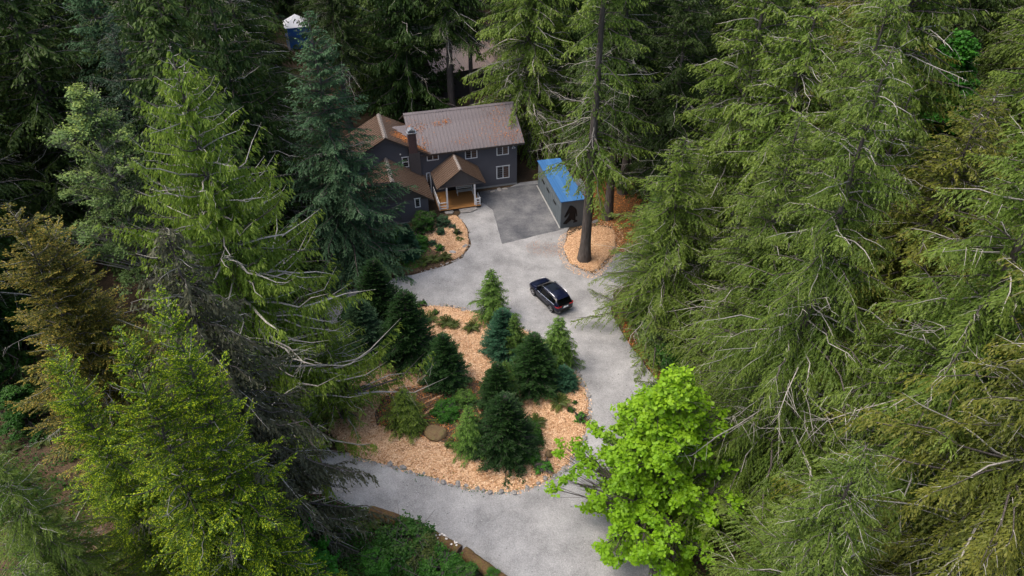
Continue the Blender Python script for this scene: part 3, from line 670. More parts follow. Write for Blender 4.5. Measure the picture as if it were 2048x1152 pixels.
# chimney on the wing's front
c_ = MB(); c_.box(-12.35, -11.2, -.75, -.04, 3.0, 5.9)
for x in np.arange(-12.3, -11.2, .25): c_.box(x-.015, x+.015, -.77, -.75, 3.0, 5.9)
c_.build('chimney_chase', M_GABLE, H)
ch = MB(); ch.box(-12.33, -11.45, -.72, -.02, 5.9, 8.2); cho = ch.build('chimney', M_BRICK, H)
br = MB(); br.box(0, .2, 0, .02, 0, .06); brm = br.mesh('brick', M_BRICK)
for r in range(26):
    for k in range(4): mesh_obj('brick', brm, cho, (-12.33+(.09 if r % 2 else -.0)+k*.215, -.735, 5.93+r*.087))
cp = MB(); cp.box(-12.42, -11.36, -.8, .05, 8.2, 8.28); cp.prism([(-12.3, -.7, 8.5), (-11.5, -.7, 8.5), (-11.9, -.7, 8.72)], (0, .7, 0))
for x in (-12.28, -11.56): cp.box(x, x+.05, -.68, -.02, 8.28, 8.5)
cp.build('chimney_cap', M_METAL, H)
# windows
def window(x0, x1, z0, z1, y, npane=2, horiz=False, sill=True):
    fr = MB(); t = .1
    fr.box(x0-t, x1+t, y-.07, y-.005, z1, z1+t); fr.box(x0-t, x1+t, y-.07, y-.005, z0-t, z0)
    fr.box(x0-t, x0, y-.07, y-.005, z0, z1); fr.box(x1, x1+t, y-.07, y-.005, z0, z1)
    if horiz: fr.box(x0, x1, y-.06, y-.005, (z0+z1)/2-.04, (z0+z1)/2+.04)
    elif npane == 2: fr.box((x0+x1)/2-.04, (x0+x1)/2+.04, y-.06, y-.005, z0, z1)
    o = fr.build('window', M_WHITE, H)
    if npane == 1: cells = [(x0, x1, z0, z1)]
    elif horiz: m = (z0+z1)/2; cells = [(x0, x1, z0, m-.04), (x0, x1, m+.04, z1)]
    else: m = (x0+x1)/2; cells = [(x0, m-.04, z0, z1), (m+.04, x1, z0, z1)]
    for i, (a, b, c, d) in enumerate(cells):
        p = MB(); p.box(a, b, y-.042, y-.036, c, d); p.build('pane', M_CURT if (i == 1 and not horiz) else M_GLASS, o)
    if sill: s = MB(); s.box(x0-.16, x1+.16, y-.12, y-.072, z1+.05, z1+.12); s.build('head_trim', M_WHITE, o)
window(-2.32, -1.08, 4.12, 5.12, 0, sill=False); window(-2.36, -1.0, 1.12, 2.56, 0); window(-5.97, -4.75, 4.16, 5.16, 0, sill=False); window(-10.3, -9.15, 4.52, 5.16, 0, sill=False)
window(-13.05, -12.5, 4.1, 5.18, 0, horiz=True); window(-12.66, -12.25, 1.85, 2.8, -5.1, 1); window(-9.3, -8.75, .75, 1.9, 0, 1, sill=False)
dr = MB(); dr.box(-10.62, -10.5, -.06, -.003, .35, 3.0); dr.box(-10.2, -10.08, -.06, -.003, .35, 3.0); dr.box(-10.62, -10.08, -.06, -.003, 2.9, 3.0); do = dr.build('side_door', M_WHITE, H)
dp = MB(); dp.box(-10.5, -10.2, -.04, -.01, .35, 2.9); dp.build('pane', M_GLASS, do)
dr = MB(); dr.box(-8.35, -7.3, -.07, -.003, .33, 2.45); do = dr.build('front_door', M_DARKIN, H)
k_ = MB(); k_.box(-7.45, -7.4, -.13, -.07, 1.28, 1.36); k_.build('door_handle', M_METAL, do)
sl = MB(); sl.box(-.53, -.37, -.1, -.003, 4.88, 5.0); sl.tube([(-.53, -.1, 4.9), (-.58, -.28, 4.82)], [.05, .085], 8); sl.tube([(-.37, -.1, 4.9), (-.32, -.28, 4.82)], [.05, .085], 8); sl.build('security_light', M_WHITE, H)
for x, y, z in ((-13.27, -.12, 5.7), (-13.0, -5.25, 3.9)):
    b = MB(); b.tube([(x, y+.1, z), (x, y, z)], [.03, .06], 8); b.tube([(x, y, z), (x, y-.07, z), (x, y-.1, z)], [.05, .09, .04], 8); b.build('wall_lamp', M_LAMP, H)
# rusty needle litter lying on the roofs
def roof_litter(n, mk, clusters, seed, parent):
    rg = np.random.default_rng(seed); P = []
    for (u, v, su, sv, wt) in clusters: P.append(np.stack([rg.normal(u, su, int(n*wt)), rg.normal(v, sv, int(n*wt))], 1))
    p = np.concatenate(P); k = mk(p); p = p[~np.isnan(k)]; z = k[~np.isnan(k)]; N = len(p); a = rg.random(N)*6.283; L = .04+.08*rg.random(N)
    o = np.concatenate([p, z[:, None]+.055], 1); d = np.stack([np.cos(a), np.sin(a), rg.normal(0, .2, N)], 1)*L[:, None]/2; s = np.stack([-np.sin(a), np.cos(a), rg.normal(0, .2, N)], 1)*L[:, None]*.3
    o_ = mesh_obj('needle_litter', quad_mesh('roof_needle_litter', np.stack([o-d-s, o+d-s, o+d+s, o-d+s], 1), rg.random(N), np.zeros(N), M_LITTER), parent); kind(o_, 'stuff')
zm = lambda p: np.where((p[:, 1] > -.45) & (p[:, 1] < 4.5) & (p[:, 0] < .7) & (p[:, 0] > -12) & (5.47+.539*(p[:, 1]+.5) > 8.0-.545*np.abs(p[:, 0]+14.7)), 5.47+.539*(p[:, 1]+.5), np.nan)
roof_litter(1000, zm, [(-8.2, 3.0, .5, .25, .07), (-7.4, 3.1, .2, .2, .05), (-1.5, 2.2, 1.4, 1.3, .35), (-.6, .8, .9, .7, .12), (-6.2, .6, .6, .6, .05), (-10.6, .6, .5, .6, .12), (-11, 2.6, .7, .5, .14), (-3, .6, 2, .6, .1)], 5, R1)
zw = lambda p: np.where((p[:, 1] > -.5) & (p[:, 1] < 5.6) & (p[:, 0] > -14.5) & (p[:, 0] < -10.1) & (8.0-.545*(p[:, 0]+14.7) > 5.47+.539*(p[:, 1]+.5)*(p[:, 0] > -13.5)), 8.02-.545*(p[:, 0]+14.7), np.nan)
roof_litter(2600, zw, [(-12.6, 1.3, .5, .5, .4), (-11.0, .1, .5, .35, .25), (-12.4, 4.6, .6, .5, .35)], 6, R2)
# stone slab steps in front of the porch
def slab(pts, h, label):
    m = MB(); m.prism([(*p, .0) for p in pts], (0, 0, h)); tag(m.build('stone_slab', M_STONE, None, bevel=.03), label, 'slab')
slab(W([(917, 420), (930, 414), (951, 413), (955, 420), (940, 426), (922, 427)]), .16, 'broad flat stone step in front of the porch deck')
slab(W([(889, 425), (900, 421), (908, 423), (905, 428), (892, 429)]), .12, 'small flat stone beside the porch corner')

# bench on the porch
M_BENCH = plain('weathered_bench_wood', (.55, .54, .53), .7, noise=.15)
B = tag(empty('bench', (0, 0, 0)), 'grey slatted wooden bench standing on the orange porch deck', 'bench')
B.location = H.matrix_basis @ Vector((-6.5, -1.1, .32)); B.rotation_euler = (0, 0, R_(15.2))
bs = MB(); bs.box(-.95, .95, 0, .1, -.02, .02); bsm = bs.mesh('slat', M_BENCH)
for k in range(4): mesh_obj('seat_slat', bsm, B, (0, -.35+k*.14, .46))
bb = MB(); bb.box(-.95, .95, -.02, .02, 0, .12); bbm = bb.mesh('back_slat', M_BENCH)
for k in range(4): mesh_obj('back_slat', bbm, B, (0, .26+k*.05, .56+k*.16), (-.25, 0, 0))
for x in (-.88, .88):
    l_ = MB(); l_.box(x-.04, x+.04, -.36, -.28, 0, .66); l_.build('leg', M_WHITE, B)
    l_ = MB(); l_.box(x-.04, x+.04, .22, .3, 0, .62); l_.prism([(x-.04, .22, .62), (x-.04, .3, .62), (x-.04, .5, 1.2), (x-.04, .43, 1.2)], (.08, 0, 0)); l_.build('leg', M_WHITE, B)
    l_ = MB(); l_.box(x-.05, x+.05, -.4, .32, .66, .7); l_.build('armrest', M_WHITE, B)

# ---------------------------------------------------------------- the blue-roofed shed
M_SHEDW = plain('blue_grey_shed_paint', (.115, .14, .155), .6, noise=.12, scale=1.2)
M_SHEDF = plain('slate_shed_paint', (.085, .105, .12), .6, noise=.15, scale=1.2)
M_SHING = ramp_mat('blue_shingle', [(.3, (.03, .1, .24)), (.5, (.05, .16, .36)), (.7, (.1, .24, .45))], 1.4, bump=.3, scale2=10, amt=.5, rough=.7)
M_BLUETRIM = plain('blue_trim', (.02, .13, .36), .5)
M_BLACK = plain('matt_black_paint', (.008, .007, .008), .7)
SH = tag(empty('storage_shed', (5.21, 65.25, 0), R_(13.4)), 'long narrow blue-grey shed with blue shingle roof and a dark figure on its end', 'shed')
SW, SL, SHH = 2.45, 9.4, 3.25
w = MB(); w.box(0, SW, .06, SL, -.05, SHH); w.box(-.03, 0, .06, SL, 2.38, 2.46); w.box(-.03, 0, .03, .12, 0, SHH)
for k in range(12): w.box(-.018, 0, .75*k+.4, .75*k+.43, 0, 2.38)
w.build('wall', M_SHEDW, SH)
w = MB(); w.box(.01, SW-.01, 0, .06, -.05, SHH-.01); w.build('end_wall', M_SHEDF, SH)
for y0 in (1.9, 4.6, 6.6):
    v_ = MB(); v_.box(-.04, -.001, y0, y0+1.05, 1.72, 1.95); v_.build('vent_slot', M_BLACK, SH)
s_ = MB(); s_.box(-.12, SW+.12, -.1, SL+.1, SHH, SHH+.06); ro = s_.build('roof', M_BLUETRIM, SH)
sc = MB(); sc.prism([(0, 0, 0), (0, .26, 0), (0, .26, .018), (0, 0, .045)], (SW+.26, 0, 0)); scm = sc.mesh('shingle_course', M_SHING)
for k in range(38): mesh_obj('shingle_course', scm, ro, (-.13, -.12+k*.252, SHH+.064))
fig = [(100, 212), (118, 208), (134, 214), (140, 228), (172, 240), (188, 262), (194, 300), (200, 338), (186, 344), (178, 306), (168, 282), (163, 310), (160, 345), (152, 362), (178, 384), (204, 394), (202, 410), (156, 424), (150, 412), (166, 402), (132, 382), (118, 364), (104, 380), (86, 424), (74, 440), (30, 440), (32, 428), (58, 420), (76, 372), (96, 330), (100, 300), (72, 338), (48, 362), (38, 350), (60, 318), (94, 268), (100, 240)]
f_ = MB(); pp = [(x/232*2.1, -.004, (490-.12*x-y)/328*3.25+.06) for x, y in fig]
bm = bmesh.new(); vv = [bm.verts.new(p) for p in pp]; ff = bm.faces.new(vv); bmesh.ops.triangulate(bm, faces=[ff]); ex = bmesh.ops.extrude_face_region(bm, geom=bm.faces[:])
bmesh.ops.translate(bm, verts=[v for v in ex['geom'] if isinstance(v, bmesh.types.BMVert)], vec=(0, -.03, 0)); bmesh.ops.recalc_face_normals(bm, faces=bm.faces)
me = bpy.data.meshes.new('figure_cutout'); bm.to_mesh(me); bm.free(); me.materials.append(M_BLACK)
mesh_obj('figure_cutout', me, SH)['label'] = 'black cutout of a striding hairy ape-like figure'
kb = MB(); kb.box(-.16, -.05, -.1, SL, -.02, .14); kb.build('kerb', M_FOUND, SH)
# lean-to beside it
LT = tag(empty('lean_to', (5.21, 65.25, 0), R_(13.4)), 'small open lean-to with a corrugated metal roof beside the blue shed', 'lean-to')
roof_slope(LT, (SW+1.6, 2.3, 2.35), (0, 3.6, 0), (-1.55, 0, .3), 4, 3, M_METAL, .05, .07, .01)
for x, y in ((SW+1.45, 2.45), (SW+1.45, 5.75), (SW+.2, 2.45), (SW+.2, 5.75)):
    p_ = MB(); p_.box(x-.05, x+.05, y-.05, y+.05, -.05, 2.36); p_.build('post', M_METAL, LT)
w = MB(); w.box(SW+.3, SW+1.4, 5.7, 5.74, 0, 2.3); w.build('back_panel', M_BLACK, LT)

# ---------------------------------------------------------------- far house and blue tent between the trees
FH = tag(empty('distant_cabin', (*at(940, 190)[:2], 0), R_(28)), 'dark cabin with pale corrugated roof glimpsed far behind the trees', 'cabin')
w = MB(); w.box(-5, 5, 0, 7, 0, 4.2); w.prism([(-5, 0, 4.2), (-5, 7, 4.2), (-5, 3.5, 6.3)], (10, 0, 0)); w.build('wall', M_GABLE, FH)
M_FR = plain('faded_tan_metal_roof', (.3, .235, .205), .45, .3, noise=.2, scale=1)
roof_slope(FH, (-5.5, -.5, 4.0), (11, 0, 0), (0, 4.0, 2.4), 10, 3, M_FR); roof_slope(FH, (-5.5, 7.5, 4.0), (11, 0, 0), (0, -4.0, 2.4), 10, 3, M_FR)
m_ = MB(); m_.box(5.5, 5.75, 3.3, 3.7, 6.3, 6.5); m_.prism([(5.5, -.55, 4.0), (5.8, -.55, 4.0), (5.8, 3.5, 6.45), (5.5, 3.5, 6.45)], (0, 0, .12)); m_.build('rake_trim', M_CAPW, FH)
TN = tag(empty('blue_tent', (*at(603, 98)[:2], 0), R_(20)), 'blue sided tent with white peaked top far back in the forest', 'tent')
M_TB = plain('blue_tarp', (.05, .17, .52), .5); M_TW = plain('white_tarp', (.7, .72, .76), .5)
w = MB(); w.prism([(-2, 0, .05), (2, 0, .05), (1.9, 0, 3.6), (-1.9, 0, 3.6)], (0, 4, 0)); w.build('side', M_TB, TN)
w = MB(); a = [(-2.1, -.1, 3.62), (2.1, -.1, 3.62), (2.1, 4.1, 3.62), (-2.1, 4.1, 3.62)]
for i in range(4): w.poly([a[i], a[(i+1) % 4], (0, 2, 5.2)])
w.poly(a); w.build('top', M_TW, TN)
w = MB(); w.box(-2.05, -1.75, -.06, -.02, .05, 3.5); w.build('flap', M_TW, TN)

# ---------------------------------------------------------------- the dark SUV
M_PAINT, n_, l_, b_ = new_mat('navy_black_car_paint')
b_.inputs['Base Color'].default_value = (.004, .006, .02, 1); b_.inputs['Roughness'].default_value = .25; b_.inputs['Coat Weight'].default_value = .35; b_.inputs['Coat Roughness'].default_value = .05; b_.inputs['Metallic'].default_value = 0; b_.inputs['Specular IOR Level'].default_value = .25
fk = n_.new('ShaderNodeTexNoise'); fk.inputs['Scale'].default_value = 400; bp_ = n_.new('ShaderNodeBump'); bp_.inputs['Strength'].default_value = .02; l_.new(fk.outputs[0], bp_.inputs['Height']); l_.new(bp_.outputs[0], b_.inputs['Normal'])
M_CGLASS = plain('car_glass', (.003, .0035, .004), .05, spec=.3); M_CHROME = plain('chrome_trim', (.75, .76, .78), .15, 1.0, noise=.02)
M_TYRE = plain('tyre_rubber', (.012, .012, .012), .85); M_RIM = plain('alloy_rim', (.4, .4, .42), .3, .9); M_RED = plain('tail_lamp_red', (.45, .008, .012), .2, spec=.7)
M_PLATE = plain('number_plate_white', (.75, .78, .8), .4); M_HEAD = plain('headlamp_clear', (.6, .62, .65), .1, spec=.8); M_PLAST = plain('dark_plastic_cladding', (.015, .015, .016), .6)
pf = Vector(at(1066.5, 588.5)); pb = Vector(at(1104.5, 624)); hd = (pf-pb).normalized(); rt = Vector((hd.y, -hd.x, 0))
WB, TRK = 2.95, .84
cc = (pf+pb)/2+rt*TRK
CAR = tag(empty('parked_suv', (cc.x, cc.y, .02), math.atan2(hd.y, hd.x)), 'glossy dark navy sport utility vehicle parked on the gravel drive', 'car')
# stations: x, half width, sill z, belt z, roof half width, roof z
ST = [(-2.43, .70, .55, .86, .62, .90), (-2.40, .84, .42, 1.02, .66, 1.06), (-2.22, .93, .34, 1.10, .68, 1.30), (-1.95, .965, .30, 1.12, .69, 1.56), (-1.4, .98, .27, 1.11, .70, 1.67), (-.6, .985, .25, 1.08, .71, 1.715), (.1, .985, .25, 1.06, .70, 1.70),
      (.55, .98, .25, 1.05, .67, 1.58), (1.0, .975, .26, 1.06, .70, 1.28), (1.3, .965, .27, 1.07, .76, 1.11), (1.8, .95, .29, 1.02, .74, 1.06), (2.15, .9, .32, .93, .68, .96), (2.36, .78, .38, .80, .56, .82), (2.42, .62, .45, .70, .48, .72)]
def sect(s):
    x, w_, zs, zb, wr, zr = s
    h = [(w_*.93, zs), (w_*.99, zs+(zb-zs)*.35), (w_, zs+(zb-zs)*.7), (w_*.965, zb), (wr+(w_*.965-wr)*.12+.02, zr-(zr-zb)*.14), (wr*.8, zr+.0), (wr*.35, zr+.025)]
    L = [Vector((x, y, z)) for y, z in h]; return L+[Vector((p.x, -p.y, p.z)) for p in reversed(L)]
RS = [sect(s) for s in ST]; NP = len(RS[0]); body = MB(); sidew = [MB(), MB()]; wind = MB(); rear = MB()
def put(mb, q): mb.poly(q)
for i in range(len(RS)-1):
    a, b = RS[i], RS[i+1]; x0, x1 = ST[i][0], ST[i+1][0]
    for k in range(NP-1):
        q = [a[k], b[k], b[k+1], a[k+1]]
        up_ = k in (3, NP-5)
        if up_ and -1.95 <= x0 and x1 <= 1.01: put(sidew[0 if k == 3 else 1], q)
        elif k in (4, 5, 6, 7, 8) and x0 >= .1-.01 and x1 <= 1.31 and not up_: put(wind, q)
        elif k in (4, 5, 6, 7, 8) and x0 >= -2.41 and x1 <= -1.94: put(rear, q)
        else: put(body, q)
    body.poly([a[0], b[0], b[-1], a[-1]])
body.poly(RS[0]); body.poly(list(reversed(RS[-1])))
def weld(o):
    bm = bmesh.new(); bm.from_mesh(o.data); bmesh.ops.remove_doubles(bm, verts=bm.verts, dist=.002); bmesh.ops.recalc_face_normals(bm, faces=bm.faces); bm.to_mesh(o.data); bm.free()
    o.data.polygons.foreach_set('use_smooth', [True]*len(o.data.polygons)); return o
bo = weld(body.build('body', M_PAINT, CAR))
for i in range(2): weld(sidew[i].build('side_window', M_CGLASS, CAR))
weld(wind.build('windscreen', M_CGLASS, CAR)); weld(rear.build('rear_window', M_CGLASS, CAR))
sr = MB(); sr.box(-.9, .15, -.46, .46, 1.725, 1.742); sr.build('glass_roof', M_CGLASS, CAR, bevel=.01)
sp = MB(); sp.prism([(-2.1, -.6, 1.62), (-1.75, -.6, 1.69), (-1.75, -.6, 1.73), (-2.15, -.6, 1.66)], (0, 1.2, 0)); sp.build('spoiler', M_PAINT, CAR)
for s in (-1, 1):
    r_ = MB(); r_.tube([(-1.75, s*.68, 1.66), (-1.5, s*.7, 1.74), (-.5, s*.71, 1.785), (.2, s*.69, 1.755), (.45, s*.67, 1.66)], [.025, .03, .03, .03, .02], 6); r_.build('roof_rail', M_CHROME, CAR, smooth=True)
    t_ = MB(); t_.tube([(x, s*(w_*.965+.012), zb+.005) for x, w_, zs, zb, wr, zr in ST[3:9]], .017, 5); t_.build('window_trim', M_CHROME, CAR)
    for xp in (-1.5, -.62, .25):
        pl_ = MB(); w0 = .95; pl_.prism([(xp, s*.955, 1.09), (xp+.07, s*.955, 1.09), (xp+.05, s*.77, 1.6), (xp, s*.77, 1.6)], (0, s*.015, 0)); pl_.build('window_pillar', M_PAINT, CAR)
    m_ = MB(); m_.box(.72, .9, s*.97-.02, s*1.17+.0, 1.03, 1.17) if s > 0 else m_.box(.72, .9, -1.17, -.95, 1.03, 1.17); mo = m_.build('mirror', M_PAINT, CAR, bevel=.03)
    for xp in (-.95, .0):
        h_ = MB(); h_.box(xp, xp+.22, s*.985-.02, s*.985+.02, .93, .965); h_.build('door_handle', M_CHROME, CAR)
    l_ = MB(); l_.prism([(-2.42, s*.42, .98), (-2.42, s*.8, .95), (-2.28, s*.935, .96), (-2.05, s*.96, 1.0), (-2.28, s*.945, 1.06), (-2.40, s*.72, 1.07), (-2.40, s*.42, 1.05)], (-.02, s*.012, .0)); l_.build('tail_lamp', M_RED, CAR)
    l_ = MB(); l_.prism([(2.2, s*.9, .86), (2.36, s*.76, .78), (2.4, s*.5, .75), (2.36, s*.5, .84), (2.1, s*.86, .96)], (.015, s*.02, .02)); l_.build('headlamp', M_HEAD, CAR)
    e_ = MB(); e_.box(-2.44, -2.3, s*.62-.14, s*.62+.14, .40, .47); e_.build('exhaust', M_CHROME, CAR, bevel=.01)
    c_ = MB(); c_.box(-1.0, 1.0, s*.93-.04, s*.93+.03, .24, .34); c_.build('sill_cladding', M_PLAST, CAR)
pb_ = MB(); pb_.box(-2.475, -2.45, -.26, .26, .80, .94); pb_.build('number_plate', M_PLATE, CAR)
bu = MB(); bu.box(-2.46, -2.3, -.66, .66, .44, .62); bu.build('rear_bumper', M_PLAST, CAR, bevel=.03)
gr = MB(); gr.box(2.36, 2.44, -.45, .45, .45, .68); gr.build('grille', M_PLAST, CAR, bevel=.02)
wp = MB(); wp.box(1.14, 1.2, -.6, .6, 1.155, 1.17); wp.build('wiper', M_PLAST, CAR)
wh = MB(); wh.tube([(0, -.13, 0), (0, -.12, 0), (0, .1, 0), (0, .12, 0)], [.31, .375, .375, .31], 20); whm = wh.mesh('tyre', M_TYRE, True)
rm = MB(); rm.tube([(0, .121, 0), (0, .124, 0)], [.1, .09], 12)
for k in range(5):
    a = k*2*math.pi/5; rm.box(-.045, .045, .105, .125, .04, .285, M=Matrix.Rotation(a, 4, 'Y'))
for k in range(20):
    a0, a1 = k*2*math.pi/20, (k+1)*2*math.pi/20; rm.prism([(math.cos(a0)*.26, .112, math.sin(a0)*.26), (math.cos(a0)*.295, .112, math.sin(a0)*.295), (math.cos(a1)*.295, .112, math.sin(a1)*.295), (math.cos(a1)*.26, .112, math.sin(a1)*.26)], (0, .016, 0))
rmm = rm.mesh('rim', M_RIM); ar = MB()
for k in range(14):
    a0, a1 = math.pi*k/14-.15, math.pi*(k+1)/14-.15+.03
    ar.prism([(math.cos(a0)*.385, 0, math.sin(a0)*.385), (math.cos(a0)*.44, 0, math.sin(a0)*.44), (math.cos(a1)*.44, 0, math.sin(a1)*.44), (math.cos(a1)*.385, 0, math.sin(a1)*.385)], (0, .03, 0))
arm_ = ar.mesh('wheel_arch', M_PLAST)
for x in (-WB/2, WB/2):
    for s in (-1, 1):
        w_ = mesh_obj('wheel', whm, CAR, (x, s*(TRK+.03), .36), (0, 0, 0 if s > 0 else math.pi))
        mesh_obj('rim', rmm, w_); mesh_obj('wheel_arch', arm_, CAR, (x, s*.975 if s > 0 else -1.005, .38))

# ---------------------------------------------------------------- logs along the drive
M_LOG = ramp_mat('weathered_log', [(.3, (.06, .034, .018)), (.5, (.13, .078, .036)), (.62, (.12, .1, .03)), (.78, (.22, .14, .075))], 1.6, bump=1.0, scale2=9, amt=.5, dist=.1)
M_LOGEND = plain('cut_log_end', (.12, .08, .05), .9, noise=.3)
for (a, b, lab, r) in [((742, 1030), (836, 1062), 'rust brown log along the drive with a fern at its end', .42), ((842, 1066), (921, 1108), 'mossy brown log sprinkled with pale petals between two others', .4), ((927, 1112), (1006, 1168), 'mossy brown log lying at the low end of the drive edging', .41)]:
    a, b = Vector(at(*a)), Vector(at(*b)); a.z = b.z = r*.85; l = MB(); d = (b-a); n = 9; rg = random.Random(lab)
    pts = [a+d*(k/n)+Vector((rg.uniform(-.05, .05), rg.uniform(-.05, .05), rg.uniform(-.03, .03))) for k in range(n+1)]
    root = tag(empty('log', (a.x, a.y, 0)), lab, 'log'); pts = [p-Vector((a.x, a.y, 0)) for p in pts]
    l.tube(pts, [r*rg.uniform(.97, 1.03)*(1.04-.09*k/n) for k in range(n+1)], 16, cap=False); l.build('bark', M_LOG, root, smooth=True)
    for i, e in ((0, -1), (-1, 1)):
        m = MB(); q = d.normalized(); m.tube([pts[i]-q*e*.1, pts[i]+q*e*.012], [r*.93, r*.9], 14); m.build('cut_end', M_LOGEND, root)

pr_ = np.random.default_rng(91); pa, pb2 = np.array(at(842, 1066)), np.array(at(921, 1108)); n_p = 26; tt_ = .3+.62*pr_.random(n_p); th_ = pr_.normal(0, .45, n_p); dl = (pb2-pa)/np.linalg.norm(pb2-pa); sl_ = np.array([-dl[1], dl[0], 0])
po = pa+(pb2-pa)*tt_[:, None]+sl_*(np.sin(th_)*.43)[:, None]; po[:, 2] = .35+np.cos(th_)*.43
L_ = .02+.045*pr_.random((n_p, 1)); V_ = np.stack([po-dl*L_-sl_*L_, po+dl*L_-sl_*L_, po+dl*L_+sl_*L_, po-dl*L_+sl_*L_], 1)
tag(kind(mesh_obj('fallen_petals', quad_mesh('fallen_petals', V_, pr_.random(n_p), np.zeros(n_p), leaf_mat('pale_petals', (.5, .45, .4), (.75, .72, .68), None, 0, 1, 0))), 'stuff'), 'pale fallen petals scattered on the middle log', 'petals')

# ---------------------------------------------------------------- tree kinds
PROTO = {}
def proto(key, h, data, mat):
    limbs, (V, var, tip) = data
    PROTO[key] = (limbs, quad_mesh(key+'_crown', V, var, tip, mat), h)
def cproto(key, mat, **k): proto(key, k['h'], conifer(key, **k), mat)
cproto('cedar', LM['cedar'], h=29.5, R=9.2, n=330, z0=.02, elev=(2, 32), droop=.42, up=.42, dens=9, width=.17, phi=60, hang=.95, bhang=.9, bl=.32, bw=.085, bd=19, power=.78, dead=.08, twig=.03, axis_r=.0135, seed=3, jit=.2, r=.42, tipz=.3, t0=.06, pale=.75)
cproto('hemlock_a', LM['hemlock'], h=28, R=6.2, n=310, z0=.06, elev=(2, 28), droop=.36, up=.06, dens=9, width=.34, hang=.3, bhang=.42, bl=.26, bw=.08, bd=14, power=.62, dead=.18, twig=.08, pale=.3, seed=5, r=.38, t0=.05)
cproto('hemlock_b', LM['hemlock'], h=27, R=6.6, n=280, z0=.06, elev=(0, 25), droop=.4, up=.1, dens=8.5, width=.35, hang=.35, bhang=.5, bl=.3, bw=.1, bd=12, power=.66, dead=.22, twig=.1, pale=.35, seed=6, r=.4, cluster=22, t0=.05)
cproto('hemlock_n', LM['hemlock'], h=28, R=6.4, n=300, z0=.06, elev=(0, 26), droop=.38, up=.08, dens=11, width=.34, hang=.32, bhang=.48, bl=.19, bw=.05, bd=23, power=.64, dead=.15, twig=.08, pale=.22, seed=26, axis_r=.0085, r=.38, t0=.05)
cproto('hemlock_c', LM['hemlock'], h=24, R=5.0, n=280, z0=.03, elev=(-4, 30), droop=.3, up=.05, dens=9, width=.36, hang=.28, bhang=.38, bl=.22, bw=.07, bd=16, power=.68, dead=.08, twig=.04, seed=7, r=.28, t0=.05)
cproto('spruce', LM['spruce'], h=25, R=6.0, n=300, z0=.03, elev=(-6, 35), droop=.22, up=.12, dens=9, width=.34, phi=58, hang=.25, bhang=.35, bl=.28, bw=.1, bd=12, power=.8, dead=.03, twig=.02, seed=8, cluster=28, r=.32, t0=.05, pale=.03)
cproto('fir', LM['lime'], h=26, R=5.6, n=270, z0=.06, elev=(0, 30), droop=.16, up=.1, dens=9.5, width=.4, phi=58, hang=.08, bhang=.08, bl=.17, bw=.105, bd=17, power=.66, dead=.06, twig=.04, seed=9, cluster=24, r=.24, t0=.02, dots=.5)
cproto('fading', LM['grey'], h=26, R=6.6, n=330, z0=.04, elev=(-8, 20), droop=.3, up=.02, dens=10, width=.27, phi=40, hang=.32, bhang=.6, bl=.3, bw=.11, bd=12, power=.78, dead=.12, twig=.1, seed=10, r=.3, t0=.05)
cproto('dark_a', LM['darkhem'], h=30, R=5.6, n=250, z0=.1, elev=(-4, 25), droop=.36, up=.08, dens=6.5, width=.36, hang=.35, bhang=.45, bl=.42, bw=.15, bd=9, power=.62, dead=.08, twig=.02, seed=12, r=.38, t0=.05)
cproto('dark_b', LM['darkcedar'], h=29, R=5.8, n=250, z0=.06, elev=(0, 25), droop=.42, up=.3, dens=6.5, width=.24, hang=.8, bhang=.8, bl=.5, bw=.16, bd=10, power=.66, dead=.05, twig=.01, seed=13, r=.42, t0=.05)
cproto('tall_fir', LM['darkhem'], h=35, R=4.8, n=230, z0=.3, elev=(-12, 25), droop=.3, up=.15, dens=7.5, width=.36, hang=.3, bhang=.4, bl=.36, bw=.12, bd=11, power=.5, dead=.16, twig=.03, seed=14, r=.5, bare=.03, jit=.35, t0=.05)
cproto('bare_fir', LM['hemlock'], h=37, R=3.7, n=150, z0=.27, elev=(-15, 20), droop=.3, up=.2, dens=8, width=.36, hang=.35, bhang=.4, bl=.3, bw=.1, bd=12, power=.35, dead=.3, twig=.05, seed=18, r=.5, jit=.45, t0=.1, leanx=.15)
cproto('thin_cedar', LM['cedar'], h=24, R=3.8, n=150, z0=.1, elev=(5, 35), droop=.4, up=.35, dens=8, width=.2, hang=.9, bhang=.9, bl=.36, bw=.1, bd=13, power=.75, dead=.2, twig=.05, seed=15, axis_r=.013, r=.24, pale=.6)
cproto('young_fir', LM['youngfir'], h=8, R=2.35, n=380, z0=.02, elev=(-4, 42), droop=.12, up=.1, dens=13, width=.3, hang=.05, bhang=.06, bl=.17, bw=.075, bd=19, power=.7, dead=0, twig=0, seed=16, jit=.1, r=.1, leanx=.1, cluster=26, t0=.08, pale=0)
cproto('young_hemlock', LM['younghem'], h=7, R=2.1, n=210, z0=.03, elev=(5, 40), droop=.32, up=.02, dens=12, width=.3, hang=.3, bhang=.45, bl=.2, bw=.075, bd=16, power=.78, dead=0, twig=0, seed=17, jit=.2, r=.07, leanx=.15, t0=.08, pale=0)

